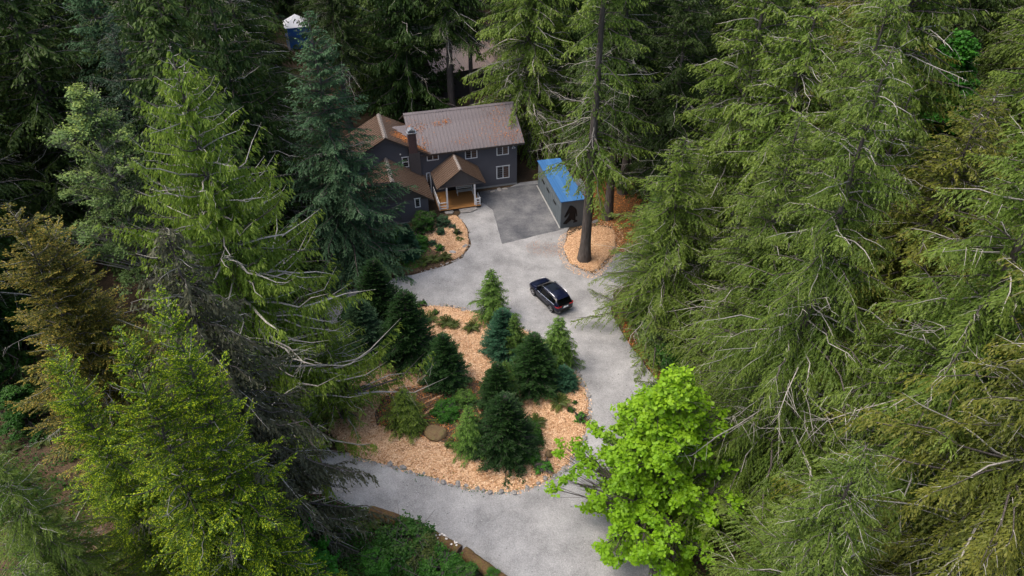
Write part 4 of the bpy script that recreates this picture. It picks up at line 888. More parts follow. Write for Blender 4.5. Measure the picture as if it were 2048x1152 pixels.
def clump_set(n, h, R, z0, seed, rc=(.5, 1.1), shape=1.0, cone=False):
    rg = np.random.default_rng(seed); f = rg.random(n)**(1.5 if cone else 1); z = h*(z0+(1-z0)*f)
    prof = np.sqrt(np.clip(1-((f-.35)/.68)**2, .02, 1)) if not cone else np.minimum(1, .7+f*1.5)*(1-f)**.75+.04; q = R*prof*(.35+.65*rg.random(n)**.6); a = rg.random(n)*6.283
    return np.stack([q*np.cos(a)*shape, q*np.sin(a), z, rc[0]+(rc[1]-rc[0])*rg.random(n)], 1)
def boughs(nb, h, R, z0, seed, rc=(.3, .6), per=9, power=.75, e=(.25, .9), zmin=.1):
    """clumps strung along separate boughs, so the crown is lobed and layered"""
    rg = np.random.default_rng(seed); f = (np.arange(nb)+rg.random(nb))/nb; a = np.arange(nb)*2.4+rg.normal(0, .4, nb); out = []
    for k in range(nb):
        L = (R*min(1, .62+f[k]*1.6)*(1-f[k])**power+.5)*rg.uniform(.65, 1.15); el = e[0]+(e[1]-e[0])*f[k]+rg.normal(0, .12); zb = h*(z0+(1-z0)*f[k]*.93)
        for t in np.linspace(.3, 1, per):
            q = L*t; s = rg.normal(0, .22*L*(1.1-.6*t)); w = rc[0]+(rc[1]-rc[0])*rg.random()
            out.append((q*math.cos(a[k])*math.cos(el)-s*math.sin(a[k]), q*math.sin(a[k])*math.cos(el)+s*math.cos(a[k]), max(h*zmin, zb+q*math.sin(el)*.75-.12*q*t+rg.normal(0, .2)), w*(1.15-.4*t)))
    o = np.array(out); o[:, 2] = np.minimum(o[:, 2], h*.98); return o
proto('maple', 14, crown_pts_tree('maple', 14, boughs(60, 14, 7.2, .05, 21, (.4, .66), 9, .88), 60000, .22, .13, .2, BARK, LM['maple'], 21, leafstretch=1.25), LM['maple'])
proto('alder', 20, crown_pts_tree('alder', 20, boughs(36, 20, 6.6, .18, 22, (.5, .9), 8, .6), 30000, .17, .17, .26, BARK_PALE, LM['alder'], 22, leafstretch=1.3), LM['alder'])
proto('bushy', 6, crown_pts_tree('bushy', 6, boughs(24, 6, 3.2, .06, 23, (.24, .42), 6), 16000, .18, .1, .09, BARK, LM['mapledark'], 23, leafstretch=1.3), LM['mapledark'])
proto('low_shrub', 1.6, crown_pts_tree('low_shrub', 1.6, clump_set(40, 1.6, 1.0, .12, 24, (.25, .45)), 7000, .11, .07, .035, BARK, LM['shrub'], 24, leafstretch=1.8), LM['shrub'])
proto('small_herb', .5, crown_pts_tree('small_herb', .5, clump_set(14, .5, .32, .1, 25, (.1, .2)), 700, .1, .04, .012, BARK, LM['herb'], 25, leafstretch=1.6), LM['herb'])

def plant(key, loc, h, label, cat, group=None, mat=None, rz=0.0, wide=1.0, name=None, parts=('trunk', 'crown'), z=0.0):
    limbs, crown, h0 = PROTO[key]; s = h/h0
    r = empty(name or 'conifer', (loc[0], loc[1], z), rz); r.scale = (s*wide, s*wide, s)
    tag(r, label, cat, group)
    t = mesh_obj(parts[0], limbs, r); c = mesh_obj(parts[1], crown, r)
    if mat: c.material_slots[0].link = 'OBJECT'; c.material_slots[0].material = LM[mat]
    return r
def by_top(key, px, py, h, label, **k): return plant(key, at(px, py, h), h, label, k.pop('cat', 'tree'), **k)
def by_base(key, px, py, h, label, **k): return plant(key, at(px, py, 0), h, label, k.pop('cat', 'tree'), **k)

# ---- trees one can single out: left
by_top('cedar', 335, 85, 29.5, 'tall bright green cedar with pale upcurved limbs left of the drive', name='cedar_tree', rz=.6)
by_top('fading', 322, 432, 25.5, 'grey brown fading spruce with drooping boughs in front of the tall cedar', name='spruce_tree', rz=1.1, wide=.95)
by_top('fir', 322, 572, 25, 'fir with lime green tips standing before the grey brown spruce', name='fir_tree', rz=.3, wide=.55)
by_top('fir', 236, 645, 23.5, 'lime tipped fir between the earth path and its taller twin', name='fir_tree', rz=2.2, wide=.6)
by_top('fir', 95, 690, 20, 'smallest lime tipped fir, over the reddish earth path', name='fir_tree', rz=4.2, wide=.62)
by_top('fir', 22, 402, 22, 'golden tipped fir at the edge of the earth path', name='fir_tree', mat='gold', rz=1.3, wide=.9)
by_top('fir', 74, 425, 20.5, 'shorter golden tipped fir touching its taller neighbour', name='fir_tree', mat='gold', rz=4.0, wide=.9)
by_top('alder', 152, 165, 21, 'grey-green broadleaf tree with bare pale branches beside the tall cedar', name='alder_tree', rz=.2)
by_top('spruce', 621, 14, 25.0, 'blue-green spruce with layered boughs in front of the garage', name='spruce_tree', rz=.5, wide=1.0)
by_top('spruce', 212, 22, 24, 'slender bluish spruce rising behind the pale-branched alder', name='spruce_tree', mat='bluespruce', rz=2.5, wide=.9)
by_top('hemlock_a', 448, -70, 26.5, 'large dark drooping hemlock between the cedar and the blue-green spruce', name='hemlock_tree', mat='darkhem', rz=.4, wide=1.15)
by_top('hemlock_b', 50, -120, 27, 'massive dark hemlock behind the golden tipped firs', name='hemlock_tree', mat='darkhem', rz=1.4, wide=1.15)
by_top('hemlock_n', -30, 905, 17, 'pale hemlock over the path with lichen-grey twigs', name='hemlock_tree', rz=1.9)
by_top('hemlock_n', 30, 1130, 17, 'low hemlock with bare silvery twigs beside the lime tipped firs', name='hemlock_tree', rz=2.9)
by_base('thin_cedar', 688, 836, 11, 'low broad cedar under the right-hand limbs of the tall bright cedar', name='cedar_tree', rz=.7, wide=2.0)
by_base('thin_cedar', 610, 905, 9, 'low cedar between the tall bright cedar and the gravel', name='cedar_tree', rz=2.7, wide=1.6)
# ---- right
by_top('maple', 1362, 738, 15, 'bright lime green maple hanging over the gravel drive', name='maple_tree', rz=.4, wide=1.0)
by_top('hemlock_n', 1735, 882, 21, 'low olive hemlock standing between the lime maple and taller hemlocks', name='hemlock_tree', rz=.9, wide=1.15)
by_top('thin_cedar', 1838, 140, 25, 'thin yellow-green cedar with bare pale limbs among the olive hemlocks', name='cedar_tree', rz=.2)
by_base('hemlock_c', 1312, 655, 19, 'green hemlock whose low boughs overhang the drive beside the dark car', name='hemlock_tree', rz=.8, mat='hemlock', wide=1.45)
by_base('hemlock_c', 1290, 560, 12, 'small fresh green hemlock between the drive and the mulch bed with the tall trunk', name='hemlock_tree', rz=2.1, mat='younghem', wide=1.0)
for i, (x, y, h, k, m, lab) in enumerate([
    (1480, 640, 29, 'hemlock_b', None, 'olive hemlock standing behind the bushes at the drive edge'),
    (1450, 800, 25, 'hemlock_c', None, 'olive hemlock directly behind the lime green maple'),
    (1962, 212, 25, None, 'ochre', 'ochre tipped hemlock beside the thin yellow-green cedar'),
    (2016, 175, 25, None, 'ochre', 'tall ochre tipped hemlock on the far side of the thin cedar')]):
    if k: by_base(k, x, y, h, lab, name='hemlock_tree', rz=i*1.3, mat=m)
    else: by_top('hemlock_c', x, y, h, lab, name='hemlock_tree', rz=i*1.7, mat=m, wide=1.3)
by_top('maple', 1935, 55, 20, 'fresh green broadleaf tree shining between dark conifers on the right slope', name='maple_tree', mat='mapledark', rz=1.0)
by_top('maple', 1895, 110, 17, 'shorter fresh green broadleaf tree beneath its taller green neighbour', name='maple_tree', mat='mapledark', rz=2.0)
# ---- trees round the house
by_base('bare_fir', 1168, 521, 37, 'tall bare-trunked fir rising from orange mulch beside the shed', name='fir_tree', rz=.9, wide=1.0)
by_base('tall_fir', 1214, 436, 33, 'bare-trunked fir on rusty needles behind the shed lean-to', name='fir_tree', rz=2.3)
by_base('tall_fir', 1246, 385, 34, 'dark fir trunk standing deepest on the rusty needle floor', name='fir_tree', rz=3.6)
by_base('hemlock_b', 1058, 300, 29, 'olive hemlock whose boughs overhang the right end of the house roof', name='hemlock_tree', rz=1.2, mat='hemlock', wide=1.1)
by_base('tall_fir', 905, 238, 36, 'straight bare fir trunk rising behind the house ridge', name='fir_tree', rz=.3)
by_base('tall_fir', 944, 228, 32, 'thin dark fir trunk in front of the distant cabin', name='fir_tree', rz=1.8, wide=.75)
by_base('dark_b', 820, 235, 31, 'deep green drooping cedar close behind the house', name='cedar_tree', rz=.8, wide=1.1)

# the surrounding forest: x, y, height, kind, width factor, stand
FILL = [
    (78.4, 99.6, 28.3, 0, 0.95, 'right'), (47, 117.3, 32.8, 1, 0.97, 'right'), (67.7, 106.2, 33.2, 3, 0.85, 'right'), (42, 98.6, 29.1, 3, 0.95, 'right'), (70.6, 78.9, 33.9, 3, 1.05, 'right'), (23, 89.6, 29.2, 4, 1.09, 'right'),
    (31.9, 66.1, 29.8, 0, 1.07, 'right'), (26.6, 50.2, 35.3, 1, 0.96, 'right'), (55, 64.6, 31.2, 0, 0.99, 'right'), (73.4, 115.3, 29.5, 0, 0.86, 'right'), (17.9, 113.1, 27.4, 4, 0.87, 'right'), (62, 111.7, 32.8, 1, 1.05, 'right'),
    (37.4, 80.3, 26.8, 3, 1.06, 'right'), (51.1, 55.1, 32.2, 2, 0.95, 'right'), (41.7, 52.3, 31.7, 0, 0.87, 'right'), (68, 97.6, 29.5, 0, 0.94, 'right'), (21.8, 97, 29.8, 6, 0.98, 'right'), (27.4, 117.3, 30.6, 2, 0.92, 'right'),
    (31.8, 30.3, 35.8, 2, 0.96, 'right'), (72.1, 92.8, 29.8, 0, 1.08, 'right'), (10.5, 110.5, 28.5, 3, 0.96, 'right'), (58, 75.1, 28.4, 0, 0.9, 'right'), (47.6, 106.2, 27.6, 4, 1.01, 'right'), (30.4, 58.4, 33.5, 0, 1.03, 'right'),
    (34.9, 112.4, 27.6, 1, 0.98, 'right'), (48.1, 61.4, 34.9, 1, 0.87, 'right'), (51.6, 100.3, 32.4, 3, 0.87, 'right'), (29.9, 102, 33.4, 3, 0.88, 'right'), (48.7, 90.8, 30.5, 3, 0.95, 'right'), (60.8, 65.6, 30.6, 2, 0.93, 'right'),
    (51.1, 71.1, 30.4, 1, 0.93, 'right'), (61.1, 93.9, 29.6, 0, 0.91, 'right'), (20.7, 18.7, 34.5, 2, 0.89, 'right'), (48.5, 46.4, 31.8, 1, 0.97, 'right'), (11.9, 90.4, 26.1, 4, 0.88, 'right'), (34.4, 74.8, 29.4, 0, 1.02, 'right'),
    (79.8, 113, 26.5, 3, 0.95, 'right'), (37.2, 36.7, 34.4, 0, 1.02, 'right'), (20.4, 81.1, 28.3, 4, 1.05, 'right'), (57.1, 105.1, 27.7, 3, 0.99, 'right'), (24, 107.6, 32.9, 4, 0.98, 'right'), (35.9, 100.3, 32, 0, 0.88, 'right'),
    (32, 94.8, 28.9, 3, 1.08, 'right'), (21.7, 71.6, 27, 6, 0.88, 'right'), (62.2, 81.4, 26.6, 2, 0.86, 'right'), (88, 118.3, 30.4, 3, 0.91, 'right'), (91.6, 112.6, 28.6, 1, 0.95, 'right'), (34.4, 119.9, 31.4, 4, 1.07, 'right'),
    (37.9, 29.2, 33.3, 1, 0.95, 'right'), (42.3, 43.9, 30.4, 0, 0.86, 'right'), (10.7, 79.3, 27, 3, 1.05, 'right'), (31.7, 84.1, 27, 3, 1.02, 'right'), (76.6, 107.5, 28.7, 1, 0.91, 'right'), (36.3, 87.6, 30.1, 1, 0.96, 'right'),
    (44, 84.1, 30.6, 0, 1.02, 'right'), (37.3, 48.6, 34.4, 2, 0.96, 'right'), (16.9, 76.2, 30.6, 4, 1.01, 'right'), (15, 99.8, 28, 3, 0.92, 'right'), (26.3, 78.4, 31.1, 2, 1, 'right'), (31.5, 21.3, 35, 0, 1.02, 'right'),
    (72.8, 85.2, 32.1, 3, 1, 'right'), (63.1, 119.7, 33.2, 1, 1.04, 'right'), (57.6, 59, 30.2, 0, 1.05, 'right'), (64.7, 76.6, 31.4, 2, 0.87, 'right'), (21, 24.8, 34, 0, 0.97, 'right'), (80.3, 119.5, 28, 0, 1.05, 'right'),
    (26, 70.1, 29.1, 1, 0.9, 'right'), (15.6, 29.3, 32.2, 0, 0.86, 'right'), (17.4, 68.6, 27.2, 3, 0.92, 'right'), (87.1, 106.2, 26.3, 0, 0.97, 'right'), (66.6, 87.2, 31.3, 3, 1.07, 'right'), (40.2, 107, 30.7, 3, 0.96, 'right'),
    (14.9, 62.1, 28.1, 6, 0.92, 'right'), (55.6, 90, 33.4, 3, 0.97, 'right'), (53.6, 111.6, 26.2, 3, 1.09, 'right'), (65, 70, 29.1, 1, 0.86, 'right'), (54.7, 119, 29.2, 3, 1.02, 'right'), (42.5, 91.7, 32.9, 1, 0.93, 'right'),
    (14.6, 119.2, 28.8, 6, 0.96, 'right'), (21.7, 42.9, 31.7, 1, 0.89, 'right'), (44.4, 37.9, 31.5, 0, 0.87, 'right'), (37.5, 68.7, 27.4, 2, 0.92, 'right'), (18.8, 55.8, 32.4, 0, 0.9, 'right'), (17.2, 106.3, 31.6, 6, 0.87, 'right'),
    (25.4, 28.8, 31.1, 0, 1.01, 'right'), (41.1, 75.1, 28.3, 3, 0.92, 'right'), (-55.4, 124.8, 29.1, 4, 0.91, 'left'), (-21.9, 115.4, 32.4, 0, 0.93, 'left'), (-49.2, 120.9, 28, 0, 0.94, 'left'), (-47.8, 59.2, 28.2, 3, 0.95, 'left'),
    (-20.5, 122.7, 27.9, 5, 1.06, 'left'), (-52.1, 91.5, 30.7, 5, 1.04, 'left'), (-45.7, 88.4, 32.1, 5, 1.1, 'left'), (-53, 66.1, 31.3, 3, 0.93, 'left'), (-38.5, 101.2, 33.1, 3, 1.04, 'left'), (-43.3, 107.8, 33.7, 3, 0.97, 'left'),
    (-61.1, 82.4, 28.1, 3, 1.1, 'left'), (-36.9, 89, 27.9, 4, 0.98, 'left'), (-42.3, 62.3, 30.1, 3, 1.07, 'left'), (-58.8, 63, 30, 4, 1.03, 'left'), (-76.2, 90.7, 27.3, 3, 1.09, 'left'), (-52, 80.1, 28.8, 5, 1.04, 'left'),
    (-72.8, 112.5, 31.4, 0, 0.89, 'left'), (-58.5, 69.6, 31.7, 0, 1.05, 'left'), (-17.8, 99.9, 29.7, 3, 1.09, 'left'), (-71.9, 124.4, 32.1, 3, 0.94, 'left'), (-64.1, 103.8, 31.5, 5, 1.08, 'left'), (-80.1, 121.2, 26.3, 3, 0.98, 'left'),
    (-63.7, 74.3, 29.5, 3, 0.96, 'left'), (-39.7, 69.7, 27.2, 5, 0.96, 'left'), (-47.6, 52, 30.4, 0, 1.1, 'left'), (-38.8, 77.1, 26.5, 0, 0.92, 'left'), (-52.4, 73.4, 30.3, 0, 1.03, 'left'), (-39.5, 82.9, 31.1, 4, 1.02, 'left'),
    (-83.2, 110.1, 31.4, 4, 1.07, 'left'), (-27.3, 71.3, 26.2, 4, 0.86, 'left'), (-92.1, 122.5, 29.4, 3, 1.08, 'left'), (-91.2, 114.4, 28.9, 5, 1.04, 'left'), (-68.2, 82.8, 30.7, 3, 0.94, 'left'), (-79.3, 97.7, 32.2, 3, 0.98, 'left'),
    (-43.3, 45, 29.5, 4, 0.96, 'left'), (-78.4, 104.6, 28.8, 4, 1.08, 'left'), (-71.2, 94.7, 28, 4, 0.91, 'left'), (-56.3, 116.3, 27.6, 0, 0.9, 'left'), (-27.6, 54.5, 28.3, 4, 0.86, 'left'), (-54.8, 56.7, 28.6, 0, 0.98, 'left'),
    (-33.8, 67.2, 31.8, 0, 1, 'left'), (-67, 118.2, 27.1, 3, 0.92, 'left'), (-58.1, 97.3, 30.6, 5, 0.91, 'left'), (-62.6, 91.4, 31.7, 4, 1.05, 'left'), (-73.7, 85.2, 28.8, 4, 0.91, 'left'), (-24.6, 108.5, 30.1, 4, 0.98, 'left'),
    (-35.1, 95.2, 29.8, 3, 0.94, 'left'), (-40.9, 94, 29.5, 5, 0.9, 'left'), (-32.7, 74.7, 27.1, 0, 1.08, 'left'), (-50.6, 110.9, 27.8, 4, 1.1, 'left'), (-54.4, 104.6, 32.7, 3, 1.09, 'left'), (-47.9, 97.9, 31.5, 5, 1.01, 'left'),
    (-17.5, 107.7, 29.8, 5, 1.04, 'left'), (-58.2, 77, 28.7, 5, 1.07, 'left'), (-64.6, 112, 33.5, 4, 1, 'left'), (-29.5, 123.9, 27.9, 4, 0.87, 'left'), (-22.3, 46.9, 31, 3, 0.97, 'left'), (-32.4, 85.4, 33.1, 3, 1.05, 'left'),
    (-84.9, 101.8, 29.5, 5, 0.96, 'left'), (-42.4, 116.5, 26.7, 0, 0.87, 'left'), (-45.2, 79.6, 33.5, 3, 1.07, 'left'), (-72, 101, 27.7, 4, 0.9, 'left'), (-46.8, 66.3, 28.6, 3, 1.04, 'left'), (-62.4, 124.4, 27.5, 0, 1.1, 'left'),
    (-23.8, 58.6, 28.4, 4, 0.89, 'left'), (-49.3, 46.2, 30.7, 4, 0.97, 'left'), (-57.2, 87, 31.4, 3, 0.94, 'left'), (32.2, 146.7, 29, 3, 1.04, 'behind'), (-22.5, 131.5, 33.9, 4, 1.04, 'behind'), (-23.9, 143.9, 29, 6, 0.98, 'behind'),
    (-12.3, 140.8, 27.3, 3, 1.07, 'behind'), (-1.3, 148.8, 29.3, 3, 1.03, 'behind'), (4.6, 101.2, 29.4, 3, 1.04, 'behind'), (-48.6, 130.8, 26.8, 5, 1.06, 'behind'), (41.4, 146.5, 28.5, 3, 0.94, 'behind'), (33.1, 134.3, 31.8, 4, 1.02, 'behind'),
    (3.4, 129, 29.2, 4, 0.92, 'behind'), (1.6, 113.6, 33.4, 6, 1.07, 'behind'), (-41.9, 147.9, 29.2, 4, 0.97, 'behind'), (16.7, 145.6, 29.8, 4, 1.05, 'behind'), (48.9, 148.8, 28.9, 5, 1.04, 'behind'), (-43, 139.2, 28.7, 4, 1, 'behind'),
    (-11.6, 128.8, 31, 3, 0.9, 'behind'), (-54, 145.9, 27.3, 5, 0.93, 'behind'), (10.8, 128, 32.1, 6, 1.06, 'behind'), (-32.7, 148.2, 30.2, 3, 0.87, 'behind'), (43.1, 137.7, 32.4, 4, 1.05, 'behind'), (18.3, 131.9, 28.7, 4, 0.91, 'behind'),
    (4.9, 142.9, 27.2, 3, 0.86, 'behind'), (-56.8, 138.4, 30.9, 3, 0.93, 'behind'), (42, 129, 30.5, 3, 1.04, 'behind'), (24.8, 142.3, 27.7, 3, 1.02, 'behind'), (29.3, 126, 30.3, 5, 0.86, 'behind'), (8.5, 136.1, 26.8, 4, 1.01, 'behind'),
    (7, 94.6, 30.5, 4, 0.94, 'behind'), (0.4, 120.9, 27, 3, 1.02, 'behind'), (-13.5, 119.3, 30.4, 3, 0.94, 'behind'), (-21.9, 90.2, 29.8, 6, 0.95, 'behind'), (20.3, 125, 33.4, 3, 1.08, 'behind'), (-34.7, 136.8, 29, 4, 1.03, 'behind'),
    (-11.3, 149.1, 31.9, 4, 0.98, 'behind'), (16.7, 93.9, 27.3, 3, 1.03, 'behind'), (7.9, 120, 26.7, 3, 0.88, 'behind'), (-0.2, 136.4, 28.7, 6, 1.03, 'behind'), (49, 131.9, 27.8, 3, 0.99, 'behind'), (1, 107.2, 27.3, 4, 0.89, 'behind'),
    (-24.6, 100.6, 26.1, 6, 0.94, 'behind'),
]
MARKS = [((-17.7, 37), 'the tall bright cedar'), (at(168, 165, 21)[:2], 'the pale-branched alder'), (at(22, 402, 22)[:2], 'the golden tipped firs'), (at(603, 98)[:2], 'the blue tent'), (at(940, 190)[:2], 'the distant cabin'),
         (at(616, 14, 25)[:2], 'the layered blue-green spruce'), ((-9, 88), 'the back of the house'), ((8, 78), 'the back of the blue shed'), (at(1214, 436)[:2], 'the lean-to'), (at(1352, 738, 15)[:2], 'the lime green maple'),
         (at(1322, 640)[:2], 'the boughs overhanging the drive'), (at(1838, 140, 25)[:2], 'the thin pale-limbed cedar'), (at(1935, 60, 14)[:2], 'the fresh green broadleaf trees'), (at(1735, 882, 21)[:2], 'the low olive hemlock'), (at(1962, 212, 25)[:2], 'the ochre tipped pair')]
for i, (x, y, h, k, w, zone) in enumerate(FILL):
    key = ['hemlock_a', 'hemlock_b', 'hemlock_c', 'dark_a', 'dark_b', 'spruce', 'tall_fir'][k]
    if k < 3 and y < 46: key = 'hemlock_n'
    near = min(MARKS, key=lambda m: (m[0][0]-x)**2+(m[0][1]-y)**2)[1]
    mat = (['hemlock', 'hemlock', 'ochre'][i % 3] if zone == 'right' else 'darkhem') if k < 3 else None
    look, nm = {'hemlock': ('olive drooping hemlock', 'hemlock_tree'), 'ochre': ('ochre tinged hemlock', 'hemlock_tree'), 'darkhem': ('dark drooping hemlock', 'hemlock_tree')}[mat] if mat else \
        {3: ('tall blackish hemlock', 'hemlock_tree'), 4: ('deep green cedar', 'cedar_tree'), 5: ('green layered spruce', 'spruce_tree'), 6: ('bare-trunked dark fir', 'fir_tree')}[k]
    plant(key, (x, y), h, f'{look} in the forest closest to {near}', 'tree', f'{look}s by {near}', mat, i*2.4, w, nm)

# ---- young trees on the island: base pixel, height, kind, label
for i, (x, y, h, k, m, w, lab) in enumerate([
    (765, 660, 7.4, 'young_fir', None, 1.10, 'tallest dark young fir at the far end of the island from the parked car'),
    (822, 718, 7.0, 'young_fir', None, 1.19, 'broad dark green young fir beside the three ferns'),
    (893, 769, 5.2, 'young_fir', None, 1.19, 'dark young fir with a glossy pointed top by the narrow strip of chips'),
    (733, 706, 5.6, 'young_fir', 'spruce', 1.34, 'dull green young fir half hidden by the tall cedar boughs'),
    (985, 637, 5.4, 'young_hemlock', None, 1.11, 'lacy light green young hemlock near the parked car'),
    (1006, 708, 4.7, 'young_fir', 'youngblue', 1.28, 'squat dark blue-green young fir next to the lacy hemlock by the car'),
    (1030, 717, 4.7, 'young_hemlock', None, 0.92, 'fresh green young hemlock touching the squat dark fir'),
    (1065, 775, 5.5, 'young_fir', None, 1.30, 'near-black young fir between the two drive-side hemlocks'),
    (1112, 734, 5.3, 'young_hemlock', None, 1.14, 'pale green feathery young hemlock at the bend of the drive'),
    (1126, 774, 2.1, 'young_fir', 'youngblue', 1.88, 'small bluish young spruce beside the stone edging'),
    (996, 823, 4.9, 'young_fir', None, 1.17, 'slim dark young fir behind the large dark fir at the tip'),
    (1012, 812, 4.7, 'young_hemlock', None, 0.81, 'slim light green young hemlock growing through the slim dark fir'),
    (1010, 908, 5.9, 'young_fir', None, 1.31, 'large dark green young fir at the lower tip of the island'),
    (943, 900, 4.4, 'young_hemlock', None, 1.06, 'soft light green young hemlock beside the rust brown boulder'),
    (815, 853, 3.8, 'young_hemlock', 'cedar', 1.50, 'bushy green young cedar behind the rust brown boulder'),
    (818, 515, 3.9, 'young_fir', 'youngblue', 1.07, 'small dark blue-green fir in the bed beside the porch')]):
    p = at(x, y); plant(k, p, h, lab, 'tree', None, m, i*1.9, w, 'young_conifer', z=.15 if i < 15 else .05)

# ---- ferns, shrubs, small plants
def fern_mesh(seed, n=26, L=.95):
    rg = np.random.default_rng(seed); V, va, tp = [], [], []
    for k in range(n):
        a = k*2.4+rg.normal(0, .2); l = L*rg.uniform(.65, 1.1); e = rg.uniform(.5, 1.3); t = np.linspace(.08, 1, 22)
        c = np.stack([np.cos(a)*l*t*math.cos(e*.6), np.sin(a)*l*t*math.cos(e*.6), l*(t*math.sin(e)-.75*t**2*math.sin(e)**.6)], 1); c[:, 2] = np.maximum(c[:, 2], .02)
        s = np.array([-math.sin(a), math.cos(a), 0]); f = np.array([math.cos(a), math.sin(a), 0]); vv = rg.random()
        w = .17*l*np.sin(np.clip(t, 0, 1)*np.pi*.9+.25)
        for sg in (-1, 1):
            d = s*sg+f*.35; o = c; q = d[None]*w[:, None]; q[:, 2] -= .25*w; h = f[None]*.024*l
            V.append(np.stack([o, o+q*.5+h, o+q, o+q*.5-h], 1)); va.append(np.clip(vv+rg.normal(0, .15, 22), 0, 1)); tp.append(t*.6)
    return quad_mesh('fern', np.concatenate(V), np.concatenate(va), np.concatenate(tp), LM['fern'])
FERN = [fern_mesh(s) for s in (1, 2)]
for i, (x, y, s, z, lab) in enumerate([
    (858, 644, 1.25, .25, 'dark spiky fern beside the broad dark fir on the island'), (893, 652, 1.3, .25, 'wide bushy fern in the middle of the pale chips'), (908, 655, 1.0, .25, 'fern joined to the wide bushy one in the pale chips'),
    (943, 660, 1.25, .25, 'rounded upright fern near the lacy young hemlock'), (1118, 812, 1.35, .25, 'fern under the small bluish spruce by the chips'), (1070, 852, 1.2, .25, 'fern beside the pale chips behind the mossy boulder'),
    (902, 895, .8, .2, 'small ragged fern on chips beside the rust brown boulder'), (738, 1046, 1.5, .0, 'lush fern at the end of the rust brown log'),
    (868, 522, 1.2, .1, 'fern on the drive edge of the porch bed'), (890, 517, 1.1, .1, 'fern next to the white faced stone'), (848, 528, 1.2, .1, 'fern between the drive and the small blue-green fir'), (788, 528, 1.3, .1, 'brownish fern left of the small blue-green fir'),
    (770, 545, 1.2, .1, 'fern at the shady end of the porch bed'), (920, 482, .7, .15, 'low yellowish fern among the chips of the porch bed')]):
    p = at(x, y); tag(mesh_obj('fern', FERN[i % 2], None, (p[0], p[1], z), (0, 0, i*1.1), (s*.95, s*.95, s*1.25)), lab, 'fern')
for i, (x, y) in enumerate([(60, 960), (120, 1040), (150, 905), (40, 1080), (225, 1120), (92, 880), (170, 985), (95, 1130), (20, 905), (250, 1000), (130, 820), (60, 780)]):
    p = at(x, y); s = 1.1+.12*(i % 4); tag(mesh_obj('fern', FERN[i % 2], None, (p[0], p[1], .02), (0, 0, i*1.7), (s, s, s)), 'fern on the reddish earth beneath the lime tipped firs', 'fern', 'ferns beneath the lime tipped firs')
for i, (x, y, h, k, m, w, lab) in enumerate([
    (850, 458, 1.7, 'low_shrub', None, 1.25, 'rounded glossy dark green shrub against the garage corner'), (886, 452, 1.0, 'low_shrub', 'spruce', 1.2, 'dull low shrub next to the rounded glossy one'),
    (840, 492, .9, 'low_shrub', 'herb', 1.6, 'fresh green low shrub below the garage wall'), (800, 490, 1.3, 'low_shrub', 'herb', 1.9, 'vivid green low shrub in the shade of the blue-green spruce'), (770, 510, 1.2, 'low_shrub', 'shrub', 1.9, 'spreading green shrub behind the brownish fern'),
    (882, 470, .7, 'low_shrub', 'spruce', 1.0, 'small dark shrub in the middle of the porch bed chips'), (915, 470, .5, 'small_herb', 'fern', 1.3, 'tiny olive plant near the stones of the porch bed'), (866, 492, .5, 'small_herb', 'spruce', 1.2, 'tiny dull green plant at the left of the porch bed chips'),
    (880, 502, .6, 'small_herb', None, 1.2, 'bright tuft behind the white faced stone'), (905, 458, .45, 'small_herb', 'spruce', 1.2, 'little dark tuft near the porch slab'),
    (893, 832, 1.1, 'low_shrub', 'herb', 1.5, 'bright green leafy shrub on the bare island soil'), (930, 808, 1.0, 'low_shrub', 'younghem', 1.3, 'wispy yellow-green shrub on the bare island soil'),
    (1058, 880, 1.1, 'low_shrub', 'shrub', 1.5, 'green shrub beside the large dark fir at the tip'), (1062, 925, .9, 'low_shrub', 'herb', 1.2, 'bright low shrub right of the large dark fir at the tip'), (1085, 940, .6, 'small_herb', None, 1.5, 'low bright plant beside the small mossy boulder'),
    (1160, 842, .55, 'small_herb', None, 1.2, 'bright tuft against the stone edging in the pale chips'), (1142, 826, .4, 'small_herb', None, 1.1, 'small bright tuft alone in the pale chips'), (1150, 810, .3, 'small_herb', None, 1.0, 'tiny tuft below the small bluish spruce'),
    (872, 630, .45, 'small_herb', 'younghem', 1.0, 'yellow-green tuft behind the dark spiky fern'), (843, 612, .4, 'small_herb', None, 1.6, 'bright tuft on the stone edge at the top of the island'), (722, 640, 2.0, 'low_shrub', 'shrub', 1.3, 'dark leafy shrub left of the tallest young fir'),
    (1312, 706, 3.4, 'low_shrub', 'alder', .75, 'pale green bush at the right edge of the drive'), (1340, 745, 2.6, 'low_shrub', 'shrub', .9, 'deep green bush beside the pale one at the drive edge'), (1290, 650, 2.2, 'low_shrub', 'shrub', 1.0, 'shaded bush under the low hemlock boughs'),
    (985, 1162, 1.0, 'low_shrub', 'herb', .8, 'bright sprig beside the lowest log'), (880, 1148, 1.5, 'low_shrub', 'herb', 1.5, 'bright green shrub below the middle log'), (810, 1105, 1.9, 'low_shrub', 'shrub', 1.5, 'olive green shrub below the rust brown log'),
    (760, 1140, 1.5, 'low_shrub', 'herb', 1.2, 'fresh green shrub in the shade of the spruce boughs'), (845, 1120, 1.6, 'low_shrub', 'fern', 1.3, 'feathery olive shrub between the logs and the bright shrubs'), (925, 1165, 1.2, 'low_shrub', 'shrub', 1.4, 'green shrub at the foot of the lowest log')]):
    p = at(x, y); plant(k, p, h, lab, 'plant' if k == 'small_herb' else 'shrub', None, m, i*1.3, w, 'small_plant' if k == 'small_herb' else 'shrub', ('stem', 'foliage'), .12 if i < 21 else 0)
by_top('bushy', 548, 1045, 6.5, 'vivid green maple bush beneath the fading spruce', name='maple_bush', cat='bush', rz=.4, wide=1.1)
by_top('bushy', 600, 1105, 4.6, 'smaller vivid green maple bush beside the larger one', name='maple_bush', cat='bush', rz=2.0)
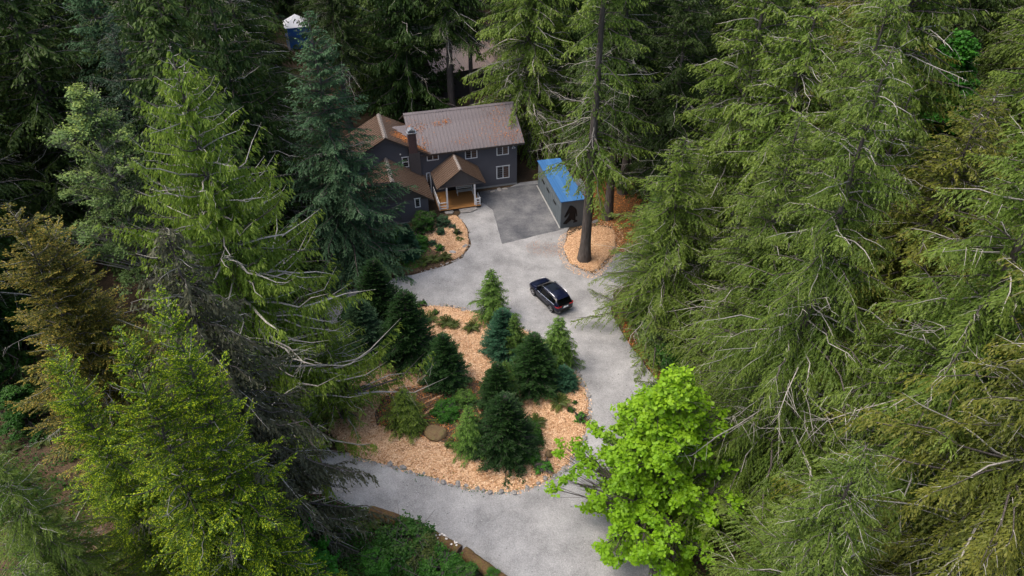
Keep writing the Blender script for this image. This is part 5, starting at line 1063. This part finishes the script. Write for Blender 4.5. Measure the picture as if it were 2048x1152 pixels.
by_base('bushy', 60, 690, 5, 'green leafy bush between the golden tipped firs and the path', name='leafy_bush', cat='bush', rz=1.0, wide=1.2, mat='shrub')
by_base('bushy', -10, 800, 4.5, 'dark leafy bush at the far side of the earth path', name='leafy_bush', cat='bush', rz=2.0, wide=1.2, mat='shrub')
by_base('bushy', 60, 850, 4, 'leafy bush under the smallest lime tipped fir', name='leafy_bush', cat='bush', rz=3.0, wide=1.2, mat='shrub')
by_base('bushy', 20, 1000, 3.5, 'leafy bush below the pale twiggy hemlock', name='leafy_bush', cat='bush', rz=4.0, wide=1.3, mat='shrub')
by_top('bushy', 455, 1110, 5, 'green maple bush under the lime tipped fir', name='maple_bush', cat='bush', rz=3.0)

# ---- undergrowth nobody could count
def undergrowth(name, label, polys, n, mat, seed, size=.16, hgt=.6, holes=()):
    rg = np.random.default_rng(seed); k = n//10
    c = scatter(polys, k, rg, holes); k = len(c); hh = hgt*rg.random(k); li = np.repeat(np.arange(k), 10); N = len(li)
    o = np.concatenate([c[li]+rg.normal(0, .28, (N, 2)), (.05+hh[li]*rg.random(N))[:, None]], 1)
    nr = nrm(np.array([0, 0, 1.])+rg.normal(0, .5, (N, 3))); a = rg.random(N)*6.283; d = nrm(np.cross(nr, np.stack([np.cos(a), np.sin(a), 0*a], 1))); s = np.cross(nr, d); L = size*(.5+rg.random(N)); Wd = L*.55
    V = np.stack([o-d*L[:, None]/2, o+s*Wd[:, None]/2, o+d*L[:, None]/2, o-s*Wd[:, None]/2], 1)
    tag(kind(mesh_obj(name, quad_mesh(name, V, .6*rg.random(k)[li]+.4*rg.random(N), rg.random(N)*.5, LM[mat])), 'stuff'), label, 'undergrowth')
undergrowth('undergrowth', 'low green undergrowth between the logs and the spruce', W([(560, 1010), (650, 1000), (735, 1035), (830, 1078), (930, 1130), (1000, 1190), (980, 1300), (480, 1300), (470, 1050)]), 26000, 'shrub', 81)
undergrowth('undergrowth', 'bright low plants in the bed under the blue-green spruce', W([(735, 480), (820, 455), (855, 500), (850, 535), (790, 552), (735, 566), (660, 580), (560, 600), (560, 520)]), 12000, 'herb', 82, .14, .4)
undergrowth('undergrowth', 'dark ground plants beneath the conifers on the right', [(9, 30), (13, 52), (14, 62), (60, 80), (60, 30), (30, 18), (12, 20)], 20000, 'shrub', 83, .22, .8)
undergrowth('undergrowth', 'dark ground plants beneath the conifers left of the house', [(-70, 95), (-24, 90), (-19, 66), (-18, 55), (-60, 55), (-75, 70)], 20000, 'shrub', 84, .24, .8)
undergrowth('undergrowth', 'green plants beside the reddish earth path', [(-45, 20), (-45, 50), (-20, 50), (-17, 40), (-17, 20)], 26000, 'shrub', 85, .2, .9, [PATH])
undergrowth('undergrowth', 'shaded green plants on the forest floor behind the house', [(-60, 92), (-20, 84), (4, 92), (14, 80), (50, 84), (80, 150), (-90, 150)], 14000, 'shrub', 86, .35, .9)
undergrowth('undergrowth', 'thin weeds along the stone edging of the island', [p for p in wobble(ISL, .5, .25, 7)], 2600, 'herb', 87, .1, .18, [[(ISL_C[0]+(x-ISL_C[0])*.955, ISL_C[1]+(y-ISL_C[1])*.955) for x, y in ISL]])
